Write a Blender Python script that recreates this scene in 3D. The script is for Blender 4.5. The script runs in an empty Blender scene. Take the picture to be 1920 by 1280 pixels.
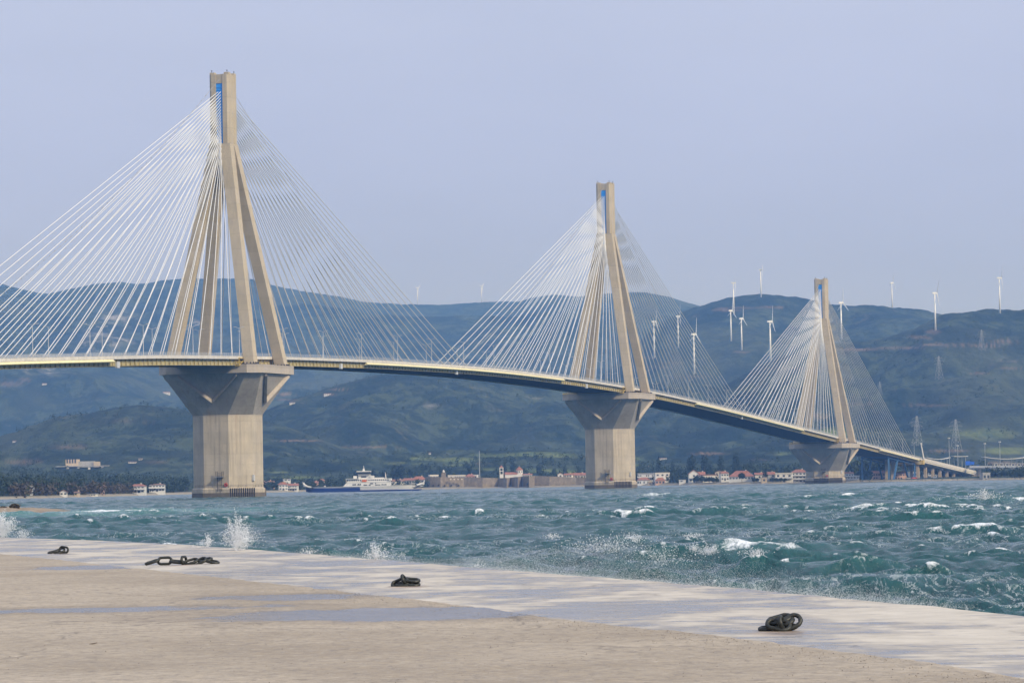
import bpy, math, random
import numpy as np
from math import sin, cos, tan, pi, radians, sqrt, exp
random.seed(7); RNG = np.random.default_rng(11)
S = bpy.context.scene; COL = S.collection
R = math.radians

# ------------------------------------------------------------ camera, world, sun, exposure
F_PX, PITCH, ROLL, CAM_H = 6580.5, 0.04039, 0.01751, 3.57       # focal length in pixels of a 1920 px frame
cam_d = bpy.data.cameras.new("camera"); cam = bpy.data.objects.new("camera", cam_d); COL.objects.link(cam)
cam_d.sensor_width = 36; cam_d.lens = F_PX * 36 / 1920; cam_d.clip_start = 0.5; cam_d.clip_end = 60000
from mathutils import Matrix, Vector, noise as mn
cam.matrix_world = Matrix.Translation((0, 0, CAM_H)) @ Matrix.Rotation(pi/2 + PITCH, 4, 'X') @ Matrix.Rotation(-ROLL, 4, 'Z')
S.camera = cam
SUN_AZ, SUN_EL = R(131), R(34)          # azimuth clockwise from the viewing direction
world = bpy.data.worlds.new("World"); S.world = world; world.use_nodes = True
wn, wl = world.node_tree.nodes, world.node_tree.links
wn.clear()
wo = wn.new('ShaderNodeOutputWorld'); bg = wn.new('ShaderNodeBackground'); sky = wn.new('ShaderNodeTexSky')
sky.sky_type = 'NISHITA'; sky.sun_disc = False; sky.sun_elevation = SUN_EL; sky.sun_rotation = SUN_AZ
sky.air_density = 1.0; sky.dust_density = 1.0; sky.ozone_density = 1.0
bg.inputs[1].default_value = 0.10
# thin high overcast veil over the blue sky
tc = wn.new('ShaderNodeTexCoord'); sep = wn.new('ShaderNodeSeparateXYZ'); wl.new(tc.outputs['Generated'], sep.inputs[0])
ramp = wn.new('ShaderNodeValToRGB'); wl.new(sep.outputs['Z'], ramp.inputs[0])
cr = ramp.color_ramp; cr.elements[0].position = 0.0; cr.elements[0].color = (2.6, 3.35, 9.0, 1)
cr.elements[1].position = 1.0; cr.elements[1].color = (6.6, 7.4, 9.8, 1)
e = cr.elements.new(0.13); e.color = (4.6, 5.2, 8.3, 1)
e = cr.elements.new(0.30); e.color = (5.6, 6.4, 8.8, 1)
nz = wn.new('ShaderNodeTexNoise'); nz.inputs['Scale'].default_value = 5; nz.inputs['Detail'].default_value = 4
mp = wn.new('ShaderNodeMapping'); mp.inputs['Scale'].default_value = (1, 1, 4); wl.new(tc.outputs['Generated'], mp.inputs[0]); wl.new(mp.outputs[0], nz.inputs[0])
mr = wn.new('ShaderNodeMapRange'); mr.inputs[1].default_value = .3; mr.inputs[2].default_value = .7; mr.inputs[3].default_value = .94; mr.inputs[4].default_value = 1.05
wl.new(nz.outputs[0], mr.inputs[0])
vm = wn.new('ShaderNodeVectorMath'); vm.operation = 'SCALE'; wl.new(ramp.outputs[0], vm.inputs[0]); wl.new(mr.outputs[0], vm.inputs['Scale'])
mix = wn.new('ShaderNodeMix'); mix.data_type = 'RGBA'; mix.inputs[0].default_value = 0.88
wl.new(sky.outputs[0], mix.inputs[6]); wl.new(vm.outputs[0], mix.inputs[7])
wl.new(mix.outputs[2], bg.inputs[0]); wl.new(bg.outputs[0], wo.inputs[0])
sun_d = bpy.data.lights.new("sun", 'SUN'); sun = bpy.data.objects.new("sun", sun_d); COL.objects.link(sun)
sun_d.energy = 3.1; sun_d.angle = R(6); sun_d.color = (1.0, 0.91, 0.75)
sv = Vector((sin(SUN_AZ)*cos(SUN_EL), cos(SUN_AZ)*cos(SUN_EL), sin(SUN_EL)))
sun.rotation_euler = sv.to_track_quat('Z', 'Y').to_euler()
S.view_settings.view_transform = 'Standard'; S.view_settings.look = 'None'; S.view_settings.exposure = 0.22; S.view_settings.gamma = 1
S.render.engine = 'CYCLES'; S.cycles.max_bounces = 5; S.cycles.volume_bounces = 0; S.cycles.transparent_max_bounces = 4
S.cycles.caustics_reflective = False; S.cycles.caustics_refractive = False
S.cycles.use_denoising = True; S.cycles.use_adaptive_sampling = False

# ------------------------------------------------------------ geometry of the view (used to survey real distances)
def ray(px, py):
    u, v = px - 960, py - 640; c_, s_ = cos(ROLL), sin(ROLL)
    a = (u*c_ - v*s_)/F_PX; b = (u*s_ + v*c_)/F_PX
    c, s = cos(PITCH), sin(PITCH)
    return (a, c + b*s, s - b*c)
def at(px, py, Y):
    d = ray(px, py); t = Y/d[1]; return Vector((d[0]*t, Y, CAM_H + d[2]*t))
def ground(px, py, z):
    d = ray(px, py); t = (z - CAM_H)/d[2]; return Vector((d[0]*t, d[1]*t, z))
def px_of(X, Y): return 964.66 + F_PX*X/np.maximum(Y, 1.)

# ------------------------------------------------------------ helpers
def tag(o, label=None, cat=None, group=None, kind=None):
    if label: o['label'] = label
    if cat: o['category'] = cat
    if group: o['group'] = group
    if kind: o['kind'] = kind
    return o
def empty(name, loc=(0, 0, 0), rz=0, label=None, cat=None, group=None):
    o = bpy.data.objects.new(name, None); COL.objects.link(o); o.location = loc; o.rotation_euler = (0, 0, rz)
    o.empty_display_size = .1
    return tag(o, label, cat, group)
def link(name, me, parent=None):
    o = bpy.data.objects.new(name, me); COL.objects.link(o)
    if parent: o.parent = parent
    return o
def copy_tree(o, parent=None):
    c = o.copy(); COL.objects.link(c)
    if parent: c.parent = parent
    for ch in o.children: copy_tree(ch, c)
    return c
class MB:
    def __init__(s): s.v = []; s.f = []
    def add(s, vs, fs):
        n = len(s.v); s.v += [tuple(v) for v in vs]; s.f += [tuple(i + n for i in f) for f in fs]; return s
    def box(s, x0, y0, z0, x1, y1, z1):
        return s.add([(x0,y0,z0),(x1,y0,z0),(x1,y1,z0),(x0,y1,z0),(x0,y0,z1),(x1,y0,z1),(x1,y1,z1),(x0,y1,z1)],
                     [(0,3,2,1),(4,5,6,7),(0,1,5,4),(1,2,6,5),(2,3,7,6),(3,0,4,7)])
    def loft(s, a, b, caps=True):
        n = len(a); fs = [(i, (i+1) % n, n + (i+1) % n, n + i) for i in range(n)]
        if caps: fs += [tuple(range(n))[::-1], tuple(range(n, 2*n))]
        return s.add(list(a) + list(b), fs)
    def tube(s, p, q, r, n=6, r2=None):
        p, q = Vector(p), Vector(q); d = (q - p)
        if d.length < 1e-9: return s
        d.normalize(); a = d.orthogonal().normalized(); b = d.cross(a); r2 = r if r2 is None else r2
        A = [p + (a*cos(2*pi*i/n) + b*sin(2*pi*i/n))*r for i in range(n)]
        B = [q + (a*cos(2*pi*i/n) + b*sin(2*pi*i/n))*r2 for i in range(n)]
        return s.loft(A, B)
    def prism(s, poly, z0, z1):
        return s.loft([(x, y, z0) for x, y in poly], [(x, y, z1) for x, y in poly])
    def mesh(s, name, mat, smooth=False):
        me = bpy.data.meshes.new(name); me.from_pydata(s.v, [], s.f)
        if mat: me.materials.append(mat)
        if smooth: me.polygons.foreach_set('use_smooth', [True]*len(me.polygons))
        me.update(); return me
    def build(s, name, mat, parent=None, smooth=False): return link(name, s.mesh(name, mat, smooth), parent)
def np_mesh(name, V, Fq, mat, smooth=True, attrs=None):
    me = bpy.data.meshes.new(name); n = Fq.shape[1]
    me.vertices.add(len(V)); me.vertices.foreach_set('co', V.astype(np.float32).ravel())
    me.loops.add(Fq.size); me.loops.foreach_set('vertex_index', Fq.astype(np.int32).ravel())
    me.polygons.add(len(Fq)); me.polygons.foreach_set('loop_start', np.arange(0, Fq.size, n, dtype=np.int32))
    me.polygons.foreach_set('loop_total', np.full(len(Fq), n, np.int32))
    if smooth: me.polygons.foreach_set('use_smooth', np.ones(len(Fq), bool))
    me.update(calc_edges=True)
    for k, a in (attrs or {}).items():
        at_ = me.attributes.new(k, 'FLOAT', 'POINT'); at_.data.foreach_set('value', a.astype(np.float32).ravel())
    if mat: me.materials.append(mat)
    return me
def grid_faces(nr, nc):
    i = np.arange(nr*nc).reshape(nr, nc)
    return np.stack([i[:-1, :-1], i[:-1, 1:], i[1:, 1:], i[1:, :-1]], -1).reshape(-1, 4)
_L = RNG.random((256, 256))
def vnoise(x, y):
    x = np.asarray(x, float); y = np.asarray(y, float)
    xi, yi = np.floor(x).astype(int), np.floor(y).astype(int); fx, fy = x - xi, y - yi
    fx = fx*fx*(3 - 2*fx); fy = fy*fy*(3 - 2*fy); g = lambda a, b: _L[a & 255, b & 255]
    return (g(xi, yi)*(1-fx) + g(xi+1, yi)*fx)*(1-fy) + (g(xi, yi+1)*(1-fx) + g(xi+1, yi+1)*fx)*fy
def fbm(x, y, o=5, g=.5):
    s = 0; a = 1; t = 0
    for i in range(o): s = s + a*vnoise(x*2**i + 17.3*i, y*2**i + 9.1*i); t += a; a *= g
    return s/t*2 - 1

# ------------------------------------------------------------ materials
class NM:
    def __init__(s, name):
        s.m = bpy.data.materials.new(name); s.m.use_nodes = True; s.t = s.m.node_tree; s.n = s.t.nodes; s.l = s.t.links
        s.p = s.n['Principled BSDF']; s.out = s.n['Material Output']
    def new(s, t, **k):
        n = s.n.new(t)
        for a, b in k.items(): setattr(n, a, b)
        return n
    def pos(s, obj=False):
        if obj: return s.new('ShaderNodeTexCoord').outputs['Object']
        return s.new('ShaderNodeNewGeometry').outputs['Position']
    def map(s, vec, scale):
        m = s.new('ShaderNodeMapping'); m.inputs['Scale'].default_value = scale; s.l.new(vec, m.inputs[0]); return m.outputs[0]
    def noise(s, vec, scale, detail=4, rough=.55, dist=0):
        n = s.new('ShaderNodeTexNoise'); n.inputs['Scale'].default_value = scale; n.inputs['Detail'].default_value = detail
        n.inputs['Roughness'].default_value = rough; n.inputs['Distortion'].default_value = dist
        s.l.new(vec, n.inputs['Vector']); return n.outputs[0]
    def rng(s, v, a, b, c=0., d=1.):
        m = s.new('ShaderNodeMapRange'); s.l.new(v, m.inputs[0])
        for i, x in enumerate((a, b, c, d)): m.inputs[i+1].default_value = x
        return m.outputs[0]
    def math(s, op, a, b=None, c=None):
        m = s.new('ShaderNodeMath', operation=op)
        for i, x in enumerate((a, b, c)):
            if x is None: continue
            if isinstance(x, (int, float)): m.inputs[i].default_value = x
            else: s.l.new(x, m.inputs[i])
        return m.outputs[0]
    def mix(s, f, a, b, mode='MIX'):
        m = s.new('ShaderNodeMix', data_type='RGBA', blend_type=mode)
        for i, x in ((0, f), (6, a), (7, b)):
            if isinstance(x, (int, float)): m.inputs[i].default_value = x
            elif isinstance(x, tuple): m.inputs[i].default_value = (*x[:3], 1)
            else: s.l.new(x, m.inputs[i])
        return m.outputs[2]
    def attr(s, name): return s.new('ShaderNodeAttribute', attribute_name=name).outputs['Fac']
    def bump(s, h, strength, dist=1.):
        b = s.new('ShaderNodeBump'); b.inputs['Strength'].default_value = strength; b.inputs['Distance'].default_value = dist
        s.l.new(h, b.inputs['Height']); s.l.new(b.outputs[0], s.p.inputs['Normal']); return b.outputs[0]
    def set(s, k, v):
        if isinstance(v, (int, float)): s.p.inputs[k].default_value = v
        elif isinstance(v, tuple): s.p.inputs[k].default_value = (*v[:3], 1)
        else: s.l.new(v, s.p.inputs[k])
        return s
def plain(name, c, rough=.6, metal=0., var=.15, scale=1.5, obj=True):
    m = NM(name); p = m.pos(obj); n = m.noise(p, scale, 4)
    k = m.rng(n, .3, .7, 1 - var, 1 + var)
    v = m.new('ShaderNodeVectorMath', operation='SCALE'); v.inputs[0].default_value = c; m.l.new(k, v.inputs['Scale'])
    m.set('Base Color', v.outputs[0]).set('Roughness', rough).set('Metallic', metal); return m.m

def concrete(name, c1, c2, streak=.5, joint=4.2, top_dark=False):
    m = NM(name); p = m.pos(True)
    n1 = m.noise(p, .18, 5, .6); st = m.noise(m.map(p, (1.1, 1.1, .045)), 1.0, 4, .6); fine = m.noise(p, 2.5, 4)
    col = m.mix(m.rng(n1, .32, .68), c1, c2)
    col = m.mix(m.math('MULTIPLY', m.rng(st, .5, .72), streak), col, tuple(x*.62 for x in c2))
    rust = m.noise(m.map(p, (.5, .5, .03)), 1.3, 3); col = m.mix(m.math('MULTIPLY', m.rng(rust, .58, .74), .45), col, (.33, .22, .13))
    col = m.mix(m.math('MULTIPLY', m.rng(fine, .4, .6), .12), col, (.2, .18, .15))
    sp = m.new('ShaderNodeSeparateXYZ'); m.l.new(p, sp.inputs[0])
    z = m.math('DIVIDE', sp.outputs[2], joint); fr = m.math('FRACT', z); ln = m.math('LESS_THAN', fr, .05)
    lift = m.math('FLOOR', z); wn_ = m.new('ShaderNodeTexWhiteNoise', noise_dimensions='1D'); m.l.new(lift, wn_.inputs['W'])
    col = m.mix(m.math('MULTIPLY', wn_.outputs[0], .16), col, (.62, .55, .46))
    col = m.mix(m.math('MULTIPLY', ln, .15), col, (.16, .14, .12))
    m.set('Base Color', col).set('Roughness', .85); m.bump(fine, .25, .1); return m.m
M = {}
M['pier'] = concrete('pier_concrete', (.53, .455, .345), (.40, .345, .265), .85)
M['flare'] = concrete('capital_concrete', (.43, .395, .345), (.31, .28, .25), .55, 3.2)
M['cap'] = concrete('cap_concrete', (.47, .41, .34), (.38, .33, .275), .3, 50)
M['leg'] = concrete('leg_concrete', (.50, .42, .295), (.42, .355, .255), .3, 6.0)
M['wet'] = concrete('tide_concrete', (.055, .048, .033), (.10, .082, .055), .5, 30)
M['blue'] = plain('blue_steel', (.035, .30, .80), .45, 0, .15)
M['cable'] = plain('white_cable_sheath', (.69, .69, .68), .45, 0, .05)
M['cable_end'] = plain('galvanised_sleeve', (.42, .42, .42), .5, .2)
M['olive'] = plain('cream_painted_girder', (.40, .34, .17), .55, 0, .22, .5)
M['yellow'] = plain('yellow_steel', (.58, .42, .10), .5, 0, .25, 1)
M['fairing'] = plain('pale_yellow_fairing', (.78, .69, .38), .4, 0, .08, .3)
M['deck_edge'] = plain('pale_parapet', (.58, .55, .50), .6, 0, .12, .4)
M['rail'] = plain('galvanised_rail', (.60, .61, .62), .45, .2, .1)
M['asphalt'] = plain('asphalt', (.05, .05, .052), .85)
M['dark'] = plain('dark_steel', (.03, .03, .035), .6)
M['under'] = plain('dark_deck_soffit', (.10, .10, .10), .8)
M['white'] = plain('white_paint', (.64, .63, .61), .4, 0, .05)
M['turbine'] = plain('turbine_white', (.85, .86, .86), .4, 0, .03)
M['offwhite'] = plain('cream_render', (.66, .62, .54), .8, 0, .12, .3)
M['pink'] = plain('pink_render', (.55, .36, .28), .8, 0, .12, .3)
M['grey'] = plain('grey_render', (.36, .36, .36), .8, 0, .12, .3)
M['tan'] = plain('tan_render', (.48, .39, .28), .8, 0, .12, .3)
M['roof'] = plain('clay_tile', (.27, .115, .078), .8, 0, .35, .8)
M['roof2'] = plain('weathered_clay_tile', (.22, .125, .095), .8, 0, .35, .8)
M['glass'] = plain('dark_window', (.04, .05, .06), .15)
M['steel_blue'] = plain('blue_steel_frame', (.05, .14, .32), .5)
M['sign_blue'] = plain('blue_sign', (.02, .12, .62), .4)
M['navy'] = plain('navy_hull', (.018, .045, .20), .35, 0, .12, .1)
M['red'] = plain('red_paint', (.6, .05, .03), .5)
M['orange'] = plain('orange_paint', (.65, .14, .03), .5)
M['trunk'] = plain('bark', (.10, .075, .05), .9)
M['steel'] = plain('grey_steel', (.38, .40, .42), .5, .3)

# ------------------------------------------------------------ terrain
HZ = lambda px: 905.89 - (px - 964.66)*0.01751
def skyl(pts):
    xs = [p[0] for p in pts]; ys = [p[1] for p in pts]
    return lambda px: np.interp(px, xs, ys)
LAY = [  # skyline, base distance, crest distance, back width, ravine amplitude, noise scale
 (skyl([(-3000,600),(-300,500),(0,534),(40,545),(95,556),(130,546),(180,536),(230,531),(262,536),(300,530),(350,526),(420,524),(480,528),(520,537),(580,547),(640,555),(690,566),(760,570),(830,571),(880,568),(930,565),(980,565),(1010,556),(1045,552),(1090,556),(1130,551),(1170,549),(1220,551),(1260,556),(1300,568),(1335,577),(1420,590),(1600,600),(2200,600),(5000,650)]), 5000, 9500, 5000, 150, 900),
 (skyl([(-3000,1000),(900,900),(1050,780),(1150,690),(1240,610),(1300,583),(1335,573),(1370,562),(1400,557),(1430,555),(1470,558),(1512,563),(1561,573),(1600,575),(1643,574),(1735,580),(1788,592),(1850,604),(1950,620),(2300,640),(5000,700)]), 4300, 6800, 3500, 95, 600),
 (skyl([(-3000,1000),(1150,830),(1250,790),(1340,745),(1390,710),(1440,682),(1500,660),(1560,645),(1610,639),(1650,637),(1689,631),(1725,618),(1748,608),(1784,595),(1860,586),(1920,588),(2100,560),(2500,540),(5000,600)]), 3500, 5200, 3000, 90, 420),
 (skyl([(-3000,1000),(300,860),(420,815),(480,790),(520,770),(560,752),(600,740),(650,722),(700,708),(760,700),(830,697),(900,700),(1000,706),(1100,712),(1200,712),(1300,722),(1400,740),(1600,790),(5000,900)]), 3600, 4900, 1800, 85, 420),
 (skyl([(-3000,850),(-400,860),(-100,842),(0,824),(60,800),(110,783),(170,776),(220,765),(270,761),(320,765),(360,770),(420,776),(480,789),(540,802),(620,830),(760,880),(5000,1000)]), 3100, 4000, 1500, 50, 300),
 (skyl([(-3000,1000),(600,900),(700,880),(760,866),(820,854),(900,848),(1000,844),(1060,847),(1100,856),(1200,872),(1350,880),(5000,900)]), 3080, 3650, 900, 10, 250),
]
def shore(px):
    return np.interp(px, [-9000,-3000,-900,-200,0,200,350,600,785,900,1100,1200,1300,1450,1500,1600,1700,1850,1920,2300,5000,12000],
                     [700,900,1300,1550,1720,2050,2450,2750,2905,2932,2905,2830,2650,2540,2570,2590,2560,2460,2400,2100,1700,1300])
def HT(X, Y):
    X = np.asarray(X, float); Y = np.asarray(Y, float); px = px_of(X, Y)
    ys = shore(px); dd = Y - ys
    z = np.clip(dd*.09, -4, 1.6) + np.clip((dd - 20)*np.interp(px, [1500,1620,1900,2200], [.014,.003,.003,.014]), 0, 22) + fbm(X/120, Y/120, 4)*1.2*np.clip(dd/120, 0, 1)
    for i, (sk, d0, d1, back, amp, sc) in enumerate(LAY):
        w = 1 + .10*fbm(X/1500 + i*7, Y/1500, 3)
        t = (Y*w - d0)/(d1 - d0)
        zc = (HZ(px) - sk(px))*d1/w/F_PX + CAM_H
        tf = np.clip(t, 0, 1); tb = np.clip((Y*w - d1)/back, 0, 1)
        rav = 1 - np.abs(fbm(X/sc + 3*i, Y/(sc*1.6) + 5*i, 5, .55))*2.0
        prof = tf**1.12*(1 - tb**1.6)
        h = zc*prof + amp*(rav - .35)*np.sqrt(np.clip(tf*(1-tf)*4, 0, 1))*.55*(tb <= 0)
        h = h + 2.2*fbm(X/16, Y/16, 3)*np.clip(tf*3, 0, 1)
        z = np.where(t > 0, np.maximum(z, h), z)
    return z
def hz(X, Y): return float(HT(np.array([X]), np.array([Y]))[0])
def land(px, py, Y0=None, Y1=11000):
    """where the line of sight through a pixel first meets the ground"""
    d = ray(px, py); Ys = np.arange(Y0 or float(shore(px))+5, Y1, 6.)
    X = d[0]/d[1]*Ys; z = CAM_H + d[2]/d[1]*Ys; h = HT(X, Ys)
    k = np.nonzero(h >= z)[0]; k = k[0] if len(k) else int(np.argmin(z - h))
    return Vector((X[k], Ys[k], h[k]))
def build_terrain():
    az = np.concatenate([np.linspace(-.62, -.19, 60)[:-1], np.linspace(-.19, .19, 820), np.linspace(.19, .62, 60)[1:]])
    s = np.concatenate([np.linspace(-.03, .12, 70)[:-1], np.linspace(.12, 1, 560), np.linspace(1, 1.35, 12)[1:]])
    A = np.broadcast_to(az, (len(s), len(az)))
    px = 964.66 + F_PX*A; ys = shore(px)
    Sg = s[:, None]
    Y = ys*np.exp(np.log(11000/ys)*Sg); X = A*Y; Z = HT(X, Y)
    V = np.stack([X, Y, Z], -1).reshape(-1, 3)
    # land-use masks surveyed on the slopes
    py = HZ(px) - (Z - CAM_H)*F_PX/Y
    n = fbm(X/220, Y/380, 4); n2 = fbm(X/60 + 9, Y/120, 3)
    def blob(cx, cy, rx, ry, p=2): return np.clip(1.3 - (((px-cx)/rx)**2 + ((py-cy)/ry)**2)**(p/2), 0, 1)
    vis = (Y > 2500)
    field = np.zeros_like(X); bare = np.zeros_like(X); rock = np.zeros_like(X)
    for b in [(1000,851,60,5),(1040,854,45,4),(930,853,50,4),(860,862,45,5),(800,860,40,4),(1000,882,75,3.5),(900,880,40,3),(760,868,40,3),(1070,884,50,3),(860,872,30,2.5),(1185,860,25,4),
              (560,895,50,3),(520,885,30,2),(1210,872,25,3),(1850,815,60,12),(1890,845,50,7),(1560,812,40,8),(1450,850,40,4)]:
        field = np.maximum(field, blob(*b)*(Y < 4600))
    for b in [(1400,577,50,2.2),(1460,575,35,2),(1370,582,30,1.6),(1755,622,16,5),(1730,632,25,3),(1600,655,60,2.2),(1690,652,50,2.2),(1780,646,55,2.4),(1850,648,35,2),(1740,760,45,2.5),(1620,758,40,1.5),
              (1300,706,40,2.5),(1240,688,25,3),(1262,680,30,2),(1225,670,18,2),(1395,660,16,1.6),(1500,690,70,1.3),(1130,856,50,1.6),(1330,850,40,2.3),
              (535,740,26,2),(545,750,24,1.6),(620,740,14,1.6),(640,730,25,1.5),(20,720,30,4),(50,712,12,3),(70,900,60,3),(130,838,40,4),(45,866,40,4),(290,866,30,3),(1890,640,30,2.5),(1840,700,20,2),(1900,690,30,2),
              (1540,780,20,5),(1630,852,30,2),(1420,862,30,2),(900,868,20,2),(250,790,60,1.6),(700,838,60,1.6),(560,826,50,1.6),(1880,870,40,6),(1780,845,40,3)]:
        bare = np.maximum(bare, blob(*b)*(.6 + .8*n2))
    for b in [(210,640,60,28),(230,600,40,18),(370,600,45,25),(320,620,30,18),(930,770,40,14),(960,790,25,10),(820,760,25,8),(90,690,60,14),(1000,742,25,8),(660,705,40,8),(1890,690,30,30)]:
        rock = np.maximum(rock, blob(*b)*np.clip(n2*2.2 + .15, 0, 1))
    beach = np.clip(1 - (Y - ys - 8)/22, 0, 1)
    me = np_mesh('terrain', V, grid_faces(len(s), len(az)), M['terrain'], True,
                 dict(field=field, bare=np.clip(bare, 0, 1), rock=rock, beach=beach))
    o = link('hills', me); tag(o, 'green wooded coast and hills rising to a ridge behind the bridge', 'hills', kind='structure')
m = NM('terrain'); p = m.pos()
pm = m.map(p, (1, .55, 1))
n1 = m.noise(pm, .011, 7, .72); n2 = m.noise(pm, .045, 5, .7); n3 = m.noise(m.map(p, (1, .35, 1)), .0026, 4, .6)
col = m.mix(m.rng(n1, .43, .56), (.008, .019, .014), (.052, .071, .042))
col = m.mix(m.math('MULTIPLY', m.rng(n2, .48, .55), .75), col, (.009, .019, .014))
col = m.mix(m.math('MULTIPLY', m.rng(n3, .52, .64), .5), col, (.070, .080, .050))
n4 = m.noise(pm, .02, 6, .75); col = m.mix(m.math('MULTIPLY', m.rng(n4, .60, .70), .6), col, (.12, .12, .09))
col = m.mix(m.math('MULTIPLY', m.attr('field'), m.rng(n1, .35, .5)), col, m.mix(m.rng(n2, .4, .6), (.085, .12, .045), (.14, .165, .06)))
col = m.mix(m.math('MULTIPLY', m.attr('bare'), .62), col, (.26, .18, .13)); col = m.mix(m.math('MULTIPLY', m.attr('rock'), m.rng(n4, .46, .60)), col, (.26, .25, .23))
col = m.mix(m.attr('beach'), col, (.30, .27, .22))
m.set('Base Color', col).set('Roughness', .95).set('Specular IOR Level', .1); m.bump(n2, .9, 9.); M['terrain'] = m.m
build_terrain()
# sea bed: one sheet to the horizon
MB().add([(-13900,-3900,-9.5),(13900,-3900,-9.5),(13900,16900,-9.5),(-13900,16900,-9.5)], [(0,1,2,3)]).build('sea_bed', M['terrain'])
tag(bpy.data.objects['sea_bed'], 'sea bed under the strait', 'ground', kind='structure')

# ------------------------------------------------------------ quay edge (x across at distance y), z = 1.8
QZ = 1.8
EDGE = np.array([(17, -60), (13, 0), (9.6, 20), (7.6, 36), (6.4, 44.4), (5.92, 46.95), (4.94, 51.6), (3.75, 57.3), (2.23, 63.4), (.35, 70.4), (-2.02, 79.8), (-5.17, 92.8), (-9.36, 108.8), (-14.5, 124.5), (-20.6, 140.2), (-34, 168), (-60, 205), (-110, 260)])
JOINT = np.array([(11, -60), (7.6, 10), (5.6, 23), (4.33, 30.1), (3.7, 33.5), (2.93, 36.5), (1.91, 40.6), (.86, 43.9), (-.14, 47.9), (-1.35, 52.8), (-3.14, 59.5), (-5.24, 66.7), (-7.65, 75.6), (-10.65, 85.9), (-14.6, 99.5), (-24, 125), (-42, 158), (-70, 195), (-120, 250)])
edge_x = lambda y: np.interp(y, EDGE[:, 1], EDGE[:, 0])
joint_x = lambda y: np.interp(y, JOINT[:, 1], JOINT[:, 0])
def build_quay():
    ys = np.concatenate([np.linspace(-60, 24, 30)[:-1], np.linspace(24, 60, 420)[:-1], np.linspace(60, 150, 420)[:-1], np.linspace(150, 260, 60)])
    ex, jx = edge_x(ys), joint_x(ys)
    k = np.ones(21)/21; sm = lambda a: np.convolve(np.pad(a, 10, mode='edge'), k, 'valid')
    ex, jx = sm(ex), sm(jx); jx = jx + .05*fbm(ys*1.7, ys*0, 4)
    T = np.concatenate([np.linspace(0, 1, 70)[:-1]**.5*1, [1.]])
    rows = []; acr = []
    inner = np.concatenate([-np.geomspace(60, .06, 60), [-.03]])
    X = []; 
    for off in inner: X.append(jx + off)
    X.append(jx - .02); X.append(jx + .02); X.append(jx + .045)
    for t in np.linspace(0.02, 1, 50): X.append(jx + .045 + (ex - .12 - jx - .045)*t)
    X = np.array(X).T; nI = len(inner)
    Yg = np.broadcast_to(ys[:, None], X.shape)
    Z = QZ + .018*fbm(X/3.2, Yg/3.2, 3) + .006*fbm(X*1.1, Yg*1.1, 2)
    jd = X - jx[:, None]; Z = Z + np.where(jd < 0, .035 + .012*fbm(X*2, Yg*2, 3), 0)
    Z[:, nI] -= .10; Z[:, nI+1] -= .10
    # rounded, worn edge and the vertical face
    ext = []
    for dx, dz in ((.07, -.02), (.13, -.06), (.17, -.14), (.19, -.3), (.2, -4.0)):
        ext.append((ex - .12 + dx, QZ + dz + 0*ys))
    X = np.concatenate([X, np.array([e[0] for e in ext]).T], 1); Z = np.concatenate([Z, np.array([e[1] for e in ext]).T], 1)
    Yg = np.broadcast_to(ys[:, None], X.shape)
    V = np.stack([X, Yg, Z], -1).reshape(-1, 3)
    ap = np.clip((X - jx[:, None])/.04, 0, 1); fr = (X - jx[:, None])/np.maximum(ex - jx, .5)[:, None]
    Fq = grid_faces(*X.shape)[:, ::-1]
    me = np_mesh('quay', V, Fq, M['quay'], True, dict(apron=ap, across=fr))
    tag(link('quay', me), 'wet sand-coloured concrete quay along the rough sea', 'quay', kind='structure')
m = NM('quay_concrete'); p = m.pos()
ap = m.attr('apron'); ac = m.attr('across')
big = m.noise(p, .22, 5, .6); mid = m.noise(p, 1.1, 5, .6); fine = m.noise(p, 14, 4, .7); grit = m.noise(p, 55, 3, .7)
cl = m.noise(p, 3.2, 5, .75); cl2 = m.noise(p, 8., 4, .7)
inn = m.mix(m.rng(big, .38, .62), (.335, .265, .18), (.47, .385, .275))
inn = m.mix(m.math('MULTIPLY', m.rng(cl, .46, .60), .5), inn, (.25, .205, .155))
inn = m.mix(m.math('MULTIPLY', m.rng(cl2, .55, .66), .55), inn, (.52, .45, .35))
inn = m.mix(m.math('MULTIPLY', m.rng(cl2, .44, .34), .7), inn, (.15, .125, .10))
cl3 = m.noise(m.map(p, (1, .22, 1)), 7., 4, .75); inn = m.mix(m.math('MULTIPLY', m.rng(cl3, .57, .66), .5), inn, (.17, .145, .12))
inn = m.mix(m.math('MULTIPLY', m.rng(fine, .42, .62), .45), inn, (.27, .225, .175))
inn = m.mix(m.math('MULTIPLY', m.rng(grit, .60, .70), .55), inn, (.60, .53, .43))
inn = m.mix(m.math('MULTIPLY', m.rng(grit, .40, .32), .5), inn, (.16, .13, .10))
out = m.mix(m.rng(mid, .35, .65), (.51, .455, .37), (.62, .555, .455))
out = m.mix(m.math('MULTIPLY', m.rng(cl, .48, .62), .35), out, (.40, .36, .30))
base = m.mix(ap, inn, out)
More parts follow.
